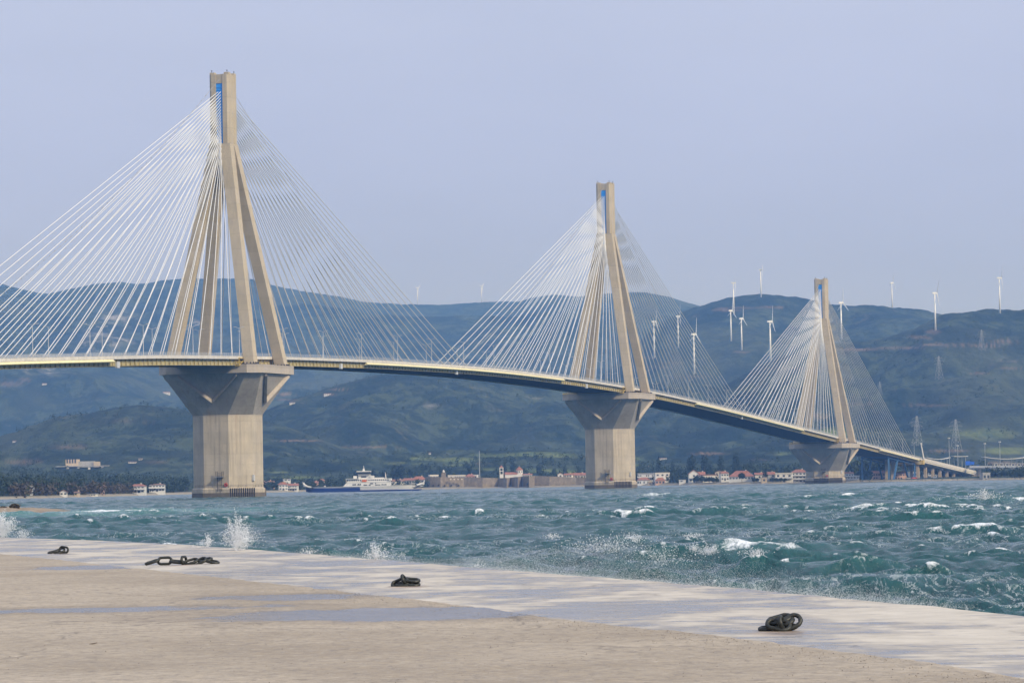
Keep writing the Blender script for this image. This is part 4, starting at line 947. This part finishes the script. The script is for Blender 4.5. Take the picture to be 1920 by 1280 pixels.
MB().box(-1.6, 0, -2, 1.6, 3.2, 3.4).build('shaft', Wm, bt)
for z0 in (3.4, 6.2):
    for x in (-1.3, 1.3):
        for y in (.3, 2.9): MB().box(x-.32, y-.32, z0, x+.32, y+.32, z0+2.3).build('pier', Wm, bt)
    MB().box(-1.75, -.15, z0+2.3, 1.75, 3.35, z0+2.8).build('cornice', Wm, bt)
MB().loft([(-1.7,-.1,9.0),(1.7,-.1,9.0),(1.7,3.3,9.0),(-1.7,3.3,9.0)], [(-.1,1.5,10.9),(.1,1.5,10.9),(.1,1.7,10.9),(-.1,1.7,10.9)]).build('roof', Rf, bt)

# ------------------------------------------------------------ ferry
fy = empty('ferry', at(682.7, 920.2, 2250), 0, 'double ended car ferry with navy and white hull, white decks and a high wheelhouse', 'ferry'); fy.location.z = 0
def hull(x0, x1, z0, z1, wl, dk):
    st = np.linspace(x0, x1, 25); rows = []
    mbh = MB(); base = 0
    for x in st:
        u = abs(x)/39.; b = 8.2*(1 - max(0, u-.55)**2*3.2); up = max(0, u-.80)*14
        mbh.v += [(x, -b*.93, max(z0, z0 + up*.8)), (x, -b, z1), (x, b, z1), (x, b*.93, max(z0, z0+up*.8))]
    for i in range(24):
        for j in range(4): mbh.f.append((4*i+j, 4*i+(j+1) % 4, 4*(i+1)+(j+1) % 4, 4*(i+1)+j))
    mbh.f += [(3,2,1,0), (96,97,98,99)]; return mbh
hull(-37, -2.2, -1.0, 2.6, 0, 0).build('navy_hull', M['navy'], fy)
hull(-2.2, 37, -1.0, 1.05, 0, 0).build('navy_bottom', M['navy'], fy)
hull(-2.2, 38.4, 1.06, 3.4, 0, 0).build('white_hull', Wm, fy)
mb = hull(-38.6, -2.2, 2.61, 3.6, 0, 0); mb.build('bulwark', Wm, fy); hull(-2.2, 38.6, 3.41, 4.0, 0, 0).build('bulwark', Wm, fy)
for sg in (-1, 1):
    pts = [(34.0, 3.9), (36.4, 4.4), (38.0, 5.4), (38.9, 6.9)]
    r_ = MB()
    for i in range(3):
        (a, b), (c, d) = pts[i], pts[i+1]
        for y in (-6.6, 6.2): r_.loft([(sg*a, y, b-.9), (sg*a, y+.4, b-.9), (sg*a, y+.4, b), (sg*a, y, b)], [(sg*c, y, d-.9+.2*i), (sg*c, y+.4, d-.9+.2*i), (sg*c, y+.4, d), (sg*c, y, d)])
        r_.loft([(sg*a, -6.6, b-.9), (sg*a, 6.6, b-.9), (sg*a, 6.6, b-.7), (sg*a, -6.6, b-.7)], [(sg*c, -6.6, d-.9), (sg*c, 6.6, d-.9), (sg*c, 6.6, d-.7), (sg*c, -6.6, d-.7)])
    r_.tube((sg*38.6, -6.4, 4.8), (sg*39.0, -6.4, 7.0), .12, 5); r_.build('bow_ramp', Wm, fy)
MB().box(-36, -6.5, 2.2, 36, 6.5, 2.4).build('car_deck', M['dark'], fy)
MB().loft([(-13.2,-8.25,3.3),(17.3,-8.25,3.3),(17.3,8.25,3.3),(-13.2,8.25,3.3)], [(-10.6,-7.9,6.0),(17.3,-7.9,6.0),(17.3,7.9,6.0),(-10.6,7.9,6.0)]).build('side_casing', Wm, fy)
MB().box(-10.4, -6.9, 6.0, 17.0, 6.9, 8.2).build('passenger_deck', Wm, fy)
MB().box(-11.2, -8.1, 8.2, -3, 8.1, 8.5).box(-11.2,-8.1,6.0,-10.9,8.1,8.2).build('awning', Wm, fy)
MB().box(-11.0, -8.15, 5.95, 17.6, 8.15, 6.15).box(16.2, -8.1, 6.9, 17.7, 8.1, 8.3).build('deck_edge', Wm, fy)
for x in np.arange(-10, 17, 1.35): MB().box(x-.4, -6.95, 6.9, x+.4, -6.8, 7.7).build('window', M['glass'], fy)
for x, w in ((-6.6,.5),(-5.4,.7),(-3.2,.8),(-2.0,.5)): MB().loft([(x-w,-8.3,4.2),(x+w,-8.3,4.2),(x+w,-7.9,4.2),(x-w,-7.9,4.2)], [(x-w*.4,-8.2,5.1),(x+w*.5,-8.2,5.1),(x+w*.5,-7.9,5.1),(x-w*.4,-7.9,5.1)]).build('opening', M['glass'], fy)
for x, w, z in ((1.2,1.1,3.9),(4.0,.6,3.8),(8.3,.8,3.9),(10.0,.5,3.9),(12.2,.7,4.0),(14.0,.7,4.0),(7.8,.3,5.0),(5.2,1.0,4.8)): MB().box(x-w, -8.28, z, x+w, -7.9, z+.62).build('opening', M['glass'], fy)
MB().box(-.8, -8.3, 6.3, 2.0, -7.2, 7.5).build('liferaft', M['orange'], fy)
MB().box(-5.8, -5.5, 8.2, 6.4, 5.5, 8.4).box(-3.4, -4.4, 8.4, 4.4, 4.4, 10.6).build('officer_deck', Wm, fy)
for s_ in (-1, 1): MB().box(s_*5.4-1.1, -5.6, 8.4, s_*5.4+1.1, 5.6, 10.2).build('funnel', Wm, fy)
MB().box(-1.6, -4.46, 9.0, 1.8, -4.3, 9.9).build('window', M['glass'], fy)
MB().loft([(-3.2,-5.4,10.6),(3.6,-5.4,10.6),(3.6,5.4,10.6),(-3.2,5.4,10.6)], [(-3.9,-6,11.1),(4.2,-6,11.1),(4.2,6,11.1),(-3.9,6,11.1)]).build('wheelhouse_wall', Wm, fy)
MB().loft([(-3.7,-5.8,11.1),(4.0,-5.8,11.1),(4.0,5.8,11.1),(-3.7,5.8,11.1)], [(-4.0,-6,12.6),(4.3,-6,12.6),(4.3,6,12.6),(-4.0,6,12.6)]).build('wheelhouse_glazing', M['glass'], fy)
MB().box(-4.4, -6.3, 12.6, 4.6, 6.3, 13.2).build('wheelhouse_roof', Wm, fy)
MB().tube((0,0,13.2), (0,0,16.6), .32, 6, .12).tube((-.9,0,14.6), (.9,0,14.6), .1, 4).loft([(-.9,-.6,13.2),(.9,-.6,13.2),(.9,.6,13.2),(-.9,.6,13.2)], [(-.2,-.2,14.8),(.2,-.2,14.8),(.2,.2,14.8),(-.2,.2,14.8)]).build('mast', Wm, fy)
MB().tube((14.1,0,8.2), (13.8,0,12), .35, 6, .14).tube((13.4,0,10.6), (15.2,0,10.6), .1, 4).build('aft_mast', Wm, fy)
MB().box(6, -4, 8.2, 13, 4, 8.9).build('vent_house', Wm, fy)

# ------------------------------------------------------------ toll station, road and masts at the right
def gantry(px, py0, py1, w, Y, label):
    P = at(px, 900, Y); sc = Y/F_PX; z0, z1 = at(px, py1, Y).z, at(px, py0, Y).z; P.z = hz(P.x, P.y)
    r_ = empty('road_sign', P, 0, label, 'road sign'); W = w*sc/2
    MB().box(-W, -.15, z0-P.z, W, .15, z1-P.z).build('panel', M['sign_blue'], r_)
    for s_ in (-1, 1): MB().tube((s_*W*.8, .3, -.5), (s_*W*.8, .3, z1-P.z), .15, 6).build('post', M['steel'], r_)
gantry(1815.5, 864, 871.5, 9, 2990, 'square blue road sign, the left of the two side by side above the viaduct end')
gantry(1824, 865, 870.5, 7, 2996, 'smaller blue road sign, the right of the two side by side above the viaduct end')
gantry(1834.5, 872, 878, 5, 2960, 'small blue road sign by the landward end of the viaduct')
def canopy(x0, x1, py, Y, sag, label):
    A, B = at(x0, py, Y), at(x1, py, Y); P = (A+B)/2; P.z = 0; r_ = empty('toll_canopy', P, 0, label, 'canopy')
    mb = MB(); W = (B.x-A.x)/2; z = (A.z+B.z)/2; N = 10
    for i in range(N+1):
        u = -1 + 2*i/N; zz = z - sag*(1-u*u)*1.2 + (B.z-A.z)/2*u
        for y, dz in ((-9, 0), (9, 0), (9, .5), (-9, .5)): mb.v.append((u*W, y, zz + dz))
    for i in range(N):
        for j in range(4): mb.f.append((4*i+j, 4*i+(j+1) % 4, 4*i+4+(j+1) % 4, 4*i+4+j))
    mb.f += [(3,2,1,0), (4*N, 4*N+1, 4*N+2, 4*N+3)]; mb.build('roof', Wm, r_)
    for u in (-.8, -.3, .3, .8): MB().tube((u*W, 0, 0), (u*W, 0, z-sag*.5), .3, 6).build('column', M['steel'], r_)
canopy(1736, 1780, 858, 3000, 1.2, 'curved white toll canopy behind the end of the cable stayed deck')
canopy(1786, 1813, 855.5, 3040, .2, 'short flat white toll canopy in the middle')
canopy(1843, 1925, 857, 3010, 1.4, 'longest sagging white toll canopy at the right edge')
ov = empty('overpass', (0,0,0), 0, 'low road overpass with a bright white parapet running off to the right', 'overpass')
A = at(1818, 875.5, 2900); B = at(2300, 872, 2800)
mb = MB(); mb.loft([(A.x, A.y, A.z-1.4), (A.x, A.y+14, A.z-1.4), (A.x, A.y+14, A.z), (A.x, A.y, A.z)], [(B.x, B.y, B.z-1.4), (B.x, B.y+14, B.z-1.4), (B.x, B.y+14, B.z), (B.x, B.y, B.z)]); mb.build('deck', Gy, ov)
MB().loft([(A.x, A.y-.3, A.z-.5), (A.x, A.y-.02, A.z-.5), (A.x, A.y-.02, A.z+1.1), (A.x, A.y-.3, A.z+1.1)], [(B.x, B.y-.3, B.z-.5), (B.x, B.y-.02, B.z-.5), (B.x, B.y-.02, B.z+1.1), (B.x, B.y-.3, B.z+1.1)]).build('parapet', Wm, ov)
for k in range(14): f = (k+.6)/14; v = A + (B-A)*f; MB().box(v.x-1, v.y+2, -1, v.x+1, v.y+12, v.z-1.4).build('pier', Tn, ov)
TBL = iter('leftmost,second from left,third from left,third from right,second from right,rightmost'.split(','))
for k, px in enumerate((1868, 1878, 1889, 1900, 1911, 1921)):
    P = at(px, 874, 2930); P.z = 0; b_ = empty('toll_booth', P, 0, 'grey and white toll booth above the white parapet, ' + next(TBL), 'toll booth', 'toll booths on the plaza'); z = at(px, 873, 2930).z
    MB().box(-1.6, 0, -1, 1.6, 4, z+1.8).build('wall', Of, b_); MB().box(-2, -.5, z+1.8, 2, 4.5, z+2.4).build('roof', Gy, b_); MB().box(-1, -.06, z+.4, 1, .02, z+1.4).build('window', M['glass'], b_)
for px, p0, p1, Y, lab in [(1781,822,872,2980,'tall light mast left of the blue road signs'),(1797,836,872,3000,'shorter light mast just left of the blue road signs'),(1848,832,884,2960,'light mast standing over the left end of the white parapet'),(1876,829,886,2950,'tallest light mast over the white parapet at the right')]:
    P = at(px, 900, Y); P.z = hz(P.x, P.y); r_ = empty('light_mast', P, 0, lab, 'light mast'); z = at(px, p0, Y).z - P.z
    MB().tube((0,0,-1), (0,0,z), .36, 7, .16).build('pole', M['steel'], r_); MB().tube((0,0,z), (0,0,z+.8), 1.0, 8).build('lamp_ring', M['rail'], r_)
P = bp(1432, 12.6, road_z(1432)); r_ = empty('camera_mast', P, 0, 'thick white leaning mast on the deck end above the first viaduct pier', 'mast')
MB().tube((0,0,0), (-2.1,0,13), .55, 8, .4).build('pole', Wm, r_); MB().tube((-2.1,0,12.6), (-2.1,0,13.6), .7, 8).build('head', Wm, r_)
def car(px, Y, col, label):
    P = at(px, 900, Y); P.z = hz(P.x, P.y); r_ = empty('parked_car', P, random.uniform(-.3, .3), label, 'car')
    MB().loft([(-2.1,-.85,.35),(2.1,-.85,.35),(2.1,.85,.35),(-2.1,.85,.35)], [(-2.05,-.8,.95),(2.05,-.8,.95),(2.05,.8,.95),(-2.05,.8,.95)]).build('body', col, r_)
    MB().loft([(-1.3,-.78,.95),(1.4,-.78,.95),(1.4,.78,.95),(-1.3,.78,.95)], [(-.8,-.65,1.5),(.9,-.65,1.5),(.9,.65,1.5),(-.8,.65,1.5)]).build('cabin', M['glass'], r_)
    for x in (-1.35, 1.35):
        for y in (-.85, .7): MB().tube((x, y, .34), (x, y+.15, .34), .34, 10).build('wheel', M['dark'], r_)
car(1714, 2640, M['red'], 'red car parked on the shore below the trestle'); car(1704, 2642, Wm, 'white car parked left of the red one below the trestle')
car(1752, 2660, M['steel'], 'grey car parked between the first viaduct piers')

# ------------------------------------------------------------ wind turbines and lattice pylons on the hills
def make_turbine():
    r_ = empty('wind_turbine', (0,0,0), 0, 'x', 'wind turbine', 'wind turbines on the hills')
    MB().tube((0,0,-3), (0,0,50), 1.35, 12, .8).build('tower', M['turbine'], r_, True)
    nc = MB(); nc.loft([(-3.4,-.9,49.4),(-3.4,.9,49.4),(-3.4,.9,51.4),(-3.4,-.9,51.4)], [(2.2,-1.3,49),(2.2,1.3,49),(2.2,1.3,52),(2.2,-1.3,52)]); nc = nc.build('nacelle', M['turbine'], r_)
    hb = MB().tube((2.2,0,50.4), (4.2,0,50.4), 1.2, 10, .4).build('hub', M['turbine'], r_)
    for k in range(3):
        b = MB(); b.loft([(-.25,-.6,0),(.25,-.6,0),(.25,.6,0),(-.25,.6,0)], [(-.2,-1.3,4.5),(.2,-1.3,4.5),(.2,.8,4.5),(-.2,.8,4.5)])
        b.loft([(-.2,-1.3,4.5),(.2,-1.3,4.5),(.2,.8,4.5),(-.2,.8,4.5)], [(-.06,-.3,21),(.06,-.3,21),(.06,.3,21),(-.06,.3,21)])
        o = b.build('blade', M['turbine'], r_); o.location = (3.2, 0, 50.4); o.rotation_euler = (2*pi*k/3, 0, 0)
    return r_
tb0 = make_turbine(); first = True
TB = [(1376,590,530,.5,62,'white wind turbine on the second ridge, just left of the hilltop one'),(1427,557,506,1.1,55,'white wind turbine on the very top of the rounded hill right of centre'),
 (1371,640,583,.15,80,'white turbine standing low on the slope, leftmost of the two close together'),(1391,657,598,.1,80,'white turbine standing low on the slope, right one of the close pair'),
 (1445,676,603,.2,78,'large white turbine on the slope seen just left of the farthest cables'),(1578,637,568,.05,80,'white turbine close to the right of the farthest pylon head'),
 (1673,577,530,.3,75,'distant white turbine on the flat ridge right of the farthest pylon'),(1754,620,550,.55,72,'large white turbine on the bare orange knoll near the right'),
 (1875,587,521,.5,66,'white turbine on the skyline nearest the right edge'),(1227,672,604,.3,75,'white turbine seen through the cables right of the middle pylon, leftmost of three'),
 (1272,652,593,.4,70,'white turbine seen through the cables right of the middle pylon, middle of three'),(1302,702,627,.15,80,'largest white turbine right of the middle pylon, lowest of three'),
 (783,571,541,1.3,45,'faint far turbine on the skyline between the nearest and middle pylons, left one'),(903,567,538,1.3,45,'faint far turbine on the skyline left of the middle pylon, right one')]
for px, pb, ph, rot, yaw, lab in TB:
    P = land(px, pb); sc = P.y/F_PX; hgt = (pb - ph)*sc
    o = tb0 if first else copy_tree(tb0); first = False; s_ = hgt/50.4; o.scale = (s_, s_, s_)
    o.location = P; o.rotation_euler = (0, 0, R(-max(90 - yaw, 8) + 22 + 9*sin(px))); o['label'] = lab
    k = 0
    for c_ in o.children:
        if c_.name.startswith('blade'): c_.rotation_euler = (rot + 2*pi*k/3, 0, 0); k += 1
def make_lattice():
    r_ = empty('power_pylon', (0,0,0), 0, 'x', 'power pylon', 'power pylons on the right hillside')
    mb = MB(); H_ = 36; W = lambda z: 3.6*(1 - z/H_)**1.1 + .55
    zs = [0, 7, 13, 18, 22, 25.5, 28.5, 31, 33.5, 36]
    for i in range(len(zs)-1):
        z0, z1 = zs[i], zs[i+1]; w0, w1 = W(z0), W(z1)
        c0 = [(-w0,-w0,z0),(w0,-w0,z0),(w0,w0,z0),(-w0,w0,z0)]; c1 = [(-w1,-w1,z1),(w1,-w1,z1),(w1,w1,z1),(-w1,w1,z1)]
        for j in range(4): mb.tube(c0[j], c1[j], .11, 4); mb.tube(c0[j], c1[(j+1) % 4], .055, 4); mb.tube(c0[(j+1) % 4], c1[j], .055, 4); mb.tube(c1[j], c1[(j+1) % 4], .055, 4)
    mb.build('lattice_tower', M['steel'], r_)
    for z, l in ((24, 6.5), (28.5, 7.5), (33, 5.5)):
        a = MB()
        for s_ in (-1, 1):
            a.tube((0,0,z), (s_*l,0,z), .09, 4); a.tube((0,0,z+1.8), (s_*l,0,z), .06, 4); a.tube((s_*l,0,z), (s_*l,0,z-1.8), .07, 4)
        a.build('crossarm', M['steel'], r_)
    return r_
lp0 = make_lattice(); first = True
for px, pb, pt, lab in [(1841,660,620,'grey lattice power pylon high on the right hillside, the uppermost'),(1761,712,668,'grey lattice power pylon on the right hillside, second from the top'),(1720,836,780,'large lattice power pylon behind the landward end of the cables'),
                        (1793,846,786,'large lattice power pylon above the toll canopies'),(1650,742,716,'small faint lattice power pylon right of the farthest cables')]:
    P = land(px, pb); sc = P.y/F_PX; o = lp0 if first else copy_tree(lp0); first = False; s_ = (pb-pt)*sc/36; o.scale = (s_*1.15, s_*1.15, s_); o.location = P; o.rotation_euler = (0, 0, .5); o['label'] = lab

# ------------------------------------------------------------ gravel spit at the left
m = NM('gravel'); p = m.pos(); n = m.noise(p, .9, 6, .7); m.set('Base Color', m.mix(m.rng(n, .4, .6), (.20, .15, .10), (.36, .29, .21))).set('Roughness', .95); m.bump(n, .8, .5); M['gravel'] = m.m
gx, gy = np.meshgrid(np.linspace(-150, -62, 120), np.linspace(556, 620, 60)); w_ = np.clip((-72 + 4*fbm(gy/9, gy*0+3, 3) - gx)/22, -1, 1); v_ = 1 - ((gy-588)/30)**2
gz = np.clip(np.minimum(w_*1.6, v_*2.2) , -1.5, 1.5) + .22*fbm(gx/2.5, gy/2.5, 4)
me = np_mesh('spit', np.stack([gx, gy, gz], -1).reshape(-1, 3), grid_faces(*gx.shape), M['gravel']); tag(link('gravel_spit', me), 'brown gravel spit at the left edge', 'shore', kind='structure')
for px, hpx, w, lab in [(28,13,21,'low brown bush on the gravel spit, the larger and right one'),(6,7,14,'smaller brown bush on the gravel spit at the left edge')]:
    P = at(px, 949, 582); P.z = .9; r_ = empty('bush', P, 0, lab, 'bush'); sc = 582/F_PX
    rng = np.random.default_rng(int(px)); link('foliage', crown_mesh('foliage', [(0,0,-.1,w*sc/2,hpx*sc/2,700,.6,0),(.4,0,-.1,w*sc/3,hpx*sc/2.6,300,.9,0)], M['leaf_brown'], rng), r_); r_.scale = (.8, .8, .7)
    MB().tube((0,0,-.3), (0,0,.5), .05, 5).build('stem', M['trunk'], r_)

# ------------------------------------------------------------ mooring chains on the quay
m = NM('chain_iron'); p = m.pos(True); n = m.noise(p, 22, 5, .7); n2 = m.noise(p, 70, 4, .7)
c = m.mix(m.rng(n, .4, .6), (.012, .017, .016), (.036, .040, .034)); c = m.mix(m.math('MULTIPLY', m.rng(n2, .54, .66), .5), c, (.12, .055, .025)); m.set('Base Color', c).set('Roughness', .48).set('Metallic', .25); m.bump(n2, .5, .004); M['chain'] = m.m
def link_mesh(L=.37, W=.23, r=.031):
    a = (W/2 - r); s = L/2 - W/2; path = []
    for k in range(14): t = -pi/2 + pi*k/13; path.append((s + a*cos(t), a*sin(t)))
    for k in range(14): t = pi/2 + pi*k/13; path.append((-s + a*cos(t), a*sin(t)))
    n = len(path); V = []; 
    for i in range(n):
        p0, p1 = path[i-1], path[(i+1) % n]; tx, ty = p1[0]-p0[0], p1[1]-p0[1]; l = sqrt(tx*tx+ty*ty); nx, ny = ty/l, -tx/l
        x, y = path[i]; rr = r*(1 + .06*sin(i*1.7))
        for j in range(10): q = 2*pi*j/10; V.append((x + nx*rr*cos(q), y + ny*rr*cos(q), rr*sin(q)))
    mb = MB(); mb.v = V
    for i in range(n):
        for j in range(10): mb.f.append((10*i+j, 10*i+(j+1) % 10, 10*((i+1) % n)+(j+1) % 10, 10*((i+1) % n)+j))
    return mb.mesh('link', M['chain'], True)
LM = link_mesh()
def chain(px, py, label, links, sc=1.):
    P = ground(px, py, QZ); r_ = empty('mooring_chain', P, 0, label, 'chain', 'heavy mooring chains lying on the quay')
    for x, y, z, rx, ry, rz in links:
        o = link('link', LM, r_); o.location = (x*sc, y*sc, z*sc); o.rotation_euler = (R(rx), R(ry), R(rz)); o.scale = (sc, sc, sc)
chain(1465, 1181, 'rusty black chain heaped in a tight pile nearest the camera at the lower right', [
 (-.13,.06,.035,5,-6,12), (-.04,-.06,.075,40,10,-14), (.115,0,.10,56,-24,8), (-.02,.07,.145,22,-14,6), (.035,-.02,.06,70,35,60), (.06,.09,.05,10,5,-40), (.02,.06,.10,30,-10,-30)], .87)
chain(762, 1099, 'dark chain heaped beside the wet streak at the middle of the quay', [
 (-.12,0,.07,40,-20,14), (-.03,-.05,.035,10,-4,6), (.09,.01,.12,14,6,-6), (.09,-.05,.04,12,3,-10), (-.01,.03,.10,60,30,60), (.06,.05,.07,10,0,20), (-.10,.05,.05,14,-8,-10)], .92)
chain(340, 1058, 'long chain stretched out in a line on the left part of the quay', [
 (-.66,-.02,.075,8,-16,4), (-.38,.02,.095,58,-2,2), (-.10,0,.07,10,6,-8), (.06,.0,.095,86,0,76), (.22,.02,.07,24,-14,12), (.42,-.02,.07,30,-22,4), (.54,.03,.10,18,-6,-8), (.70,0,.06,10,12,-10)], 1.03)
chain(110, 1037.5, 'short chain lying beside the dark wet band at the far left of the quay', [
 (-.15,.02,.06,8,-12,6), (.02,0,.075,35,-20,10), (.15,0,.11,76,8,-32), (.06,.05,.04,8,0,40)], .98)
# small dead leaf on the concrete
P = ground(174, 1207, QZ + .035); MB().add([(-.035,0,.004),(0,-.02,.012),(.04,.002,.02),(.005,.02,.006)], [(0,1,2,3)]).add([(-.035,0,.000),(0,-.02,.008),(.04,.002,.016),(.005,.02,.002)], [(3,2,1,0)])
lf = MB().loft([(-.04,0,.0),(0,-.02,.004),(.05,.0,.012),(0,.02,.0)], [(-.04,0,.006),(0,-.02,.012),(.05,.0,.02),(0,.02,.008)]).build('fallen_leaf', M['trunk']); lf.location = P
tag(lf, 'small dark dead leaf lying on the dry concrete at the lower left', 'leaf')

# ------------------------------------------------------------ loose grit on the slab
m = NM('grit'); t_ = m.attr('tint'); m.set('Base Color', m.mix(t_, (.07, .055, .042), (.50, .43, .34))).set('Roughness', .9); M['grit'] = m.m
grng = np.random.default_rng(21); n = 9000
gy_ = 24 + 36*grng.random(n)**1.25; band = grng.random(n) < .6
gx_ = np.where(band, joint_x(gy_) - .12 - np.abs(grng.normal(size=n))*.55, joint_x(gy_) - .1 - grng.random(n)*9.5)
keep = (np.abs(gx_) < gy_*.155 + .4) & ((vnoise(gx_*.9, gy_*.5) + .35*grng.random(n)) > .55); gx_, gy_, band = gx_[keep], gy_[keep], band[keep]; n = len(gx_)
gr = .0020 + .0045*grng.random(n)**4; T4 = np.array([(1,.2,-.5),(-.8,.9,-.5),(-.3,-1,-.5),(.1,.1,.8)])
an = grng.random(n)*6.28; ca, sa = np.cos(an), np.sin(an)
Vx = T4[None, :, 0]*ca[:, None] - T4[None, :, 1]*sa[:, None]; Vy = T4[None, :, 0]*sa[:, None] + T4[None, :, 1]*ca[:, None]
V = np.stack([gx_[:, None] + Vx*gr[:, None]*1.4, gy_[:, None] + Vy*gr[:, None]*1.4, QZ + .045 + (T4[None, :, 2] + .4)*gr[:, None] + 0*Vx], -1).reshape(-1, 3)
b = np.arange(n)[:, None]*4; Fq = np.concatenate([b + np.array(f) for f in ((0,1,3),(1,2,3),(2,0,3),(0,2,1))])
tag(link('loose_grit', np_mesh('grit', V, Fq, M['grit'], False, dict(tint=np.repeat(grng.random(n)**1.6, 4)))), 'loose grit and chips on the dry concrete beside the joint', 'grit', kind='stuff')

# ------------------------------------------------------------ spray thrown up along the quay
m = NM('spray_water'); m.set('Base Color', (.88, .90, .92)).set('Roughness', .5); M['spray'] = m.m
def drops(name, C, r, label):
    n = len(C); T = np.array([(1,1,1),(1,-1,-1),(-1,1,-1),(-1,-1,1)])*.577
    V = (C[:, None, :] + T[None]*r[:, None, None]).reshape(-1, 3); b = np.arange(n)[:, None]*4
    Fq = np.concatenate([b + np.array(f) for f in ((0,1,2),(0,3,1),(0,2,3),(1,3,2))]); me = np_mesh(name, V, Fq, M['spray'], True)
    tag(link(name, me), label, 'spray', kind='stuff')
srng = np.random.default_rng(3)
def burst(px, py, w, h, n, Y=None, rad=.012, flat=.35):
    """a plume: w,h in metres, base at the pixel"""
    n = int(n*3.0); P = at(px, py, Y); a = srng.normal(size=n)*.42; u = srng.random(n)**1.1; el = u*h*(1 - .5*np.abs(a))
    nr = 22; jets = srng.normal(size=nr)*.55;  j = jets[srng.integers(0, nr, n)]; tt = srng.random(n)**.8
    x = P.x + w*.5*np.where((sel := srng.random(n) < .72), j*tt + .05*srng.normal(size=n)*(.3 + tt), a*(.5 + .7*u)); z = P.z + np.abs(np.where(sel, tt*h*(1.1 - .6*np.abs(j))*(.6 + .5*np.sin(j*37)**2), el*.75)) + .04*srng.normal(size=n)
    y = P.y + srng.normal(size=n)*w*.15
    return np.stack([x, y, z], -1), rad*.45*(.4 + 3.2*srng.random(n)**10)
C1 = [burst(443,1028,1.1,.95,6500,99.5,.0105), burst(455,1028,1.8,.7,3000,100,.008), burst(388,1024,.5,.35,900,104,.011), burst(705,1047,.6,.42,1800,84.8,.010), burst(720,1049,1.7,.25,500,84,.010), burst(580,1036,.8,.14,200,92,.012),
      burst(4,1006,1.4,1.0,5000,141.5,.016), burst(42,1008,.8,.4,900,140,.013), burst(895,1063,.5,.16,160,77,.010)]
drops('splash', np.concatenate([c[0] for c in C1]), np.concatenate([c[1] for c in C1]), 'white plumes of spray bursting over the quay edge')
# fine mist blown along the edge
n = 130000; yy = np.interp(srng.random(n), [0, .2, .75, 1], [97, 78, 62, 50]); ex_ = edge_x(yy); hgt = srng.random(n)**2.6*(.16 + .55*np.exp(-((yy-66)/9)**2)); xx = ex_ + .15 + srng.random(n)**1.5*1.2 - .5*hgt
drops('sea_mist', np.stack([xx, yy, QZ - .12 + hgt], -1), .0018 + .003*srng.random(n)**3, 'fine mist blowing off the quay edge')
C2 = []
for px, py, w, h, n, Y in [(1328,1038,1.2,.35,900,None),(1300,1032,.7,.3,400,None),(1415,1040,1.3,.25,700,None),(1190,1012,1.6,.3,500,None),(1300,1006,1.8,.2,300,None),(1848,936,5,1.2,900,None),(1035,1008,1.2,.25,300,None),(1150,1035,3,.5,900,90),(1240,1055,2.4,.5,900,75),(1120,1030,2.6,.4,500,95)]:
    Y = Y or ground(px, py, .8).y; C2.append(burst(px, py, w, h, n, Y, .012*Y/90))
drops('wave_spray', np.concatenate([c[0] for c in C2]), np.concatenate([c[1] for c in C2]), 'spray blown from the breaking wave crests')

# ------------------------------------------------------------ air
hzm = bpy.data.materials.new('haze'); hzm.use_nodes = True; hn = hzm.node_tree.nodes; hn.clear()
ho = hn.new('ShaderNodeOutputMaterial'); pv = hn.new('ShaderNodeVolumePrincipled'); pv.inputs['Color'].default_value = (.19, .43, 1.0, 1); pv.inputs['Absorption Color'].default_value = (1, 1, 1, 1); pv.inputs['Density'].default_value = 1.12e-4; pv.inputs['Anisotropy'].default_value = 0.2
hzm.node_tree.links.new(pv.outputs[0], ho.inputs['Volume'])
tag(MB().box(-14000, -4000, -10.5, 14000, 17000, 760).build('haze', hzm), 'pale blue haze over the strait and hills', 'haze', kind='stuff')
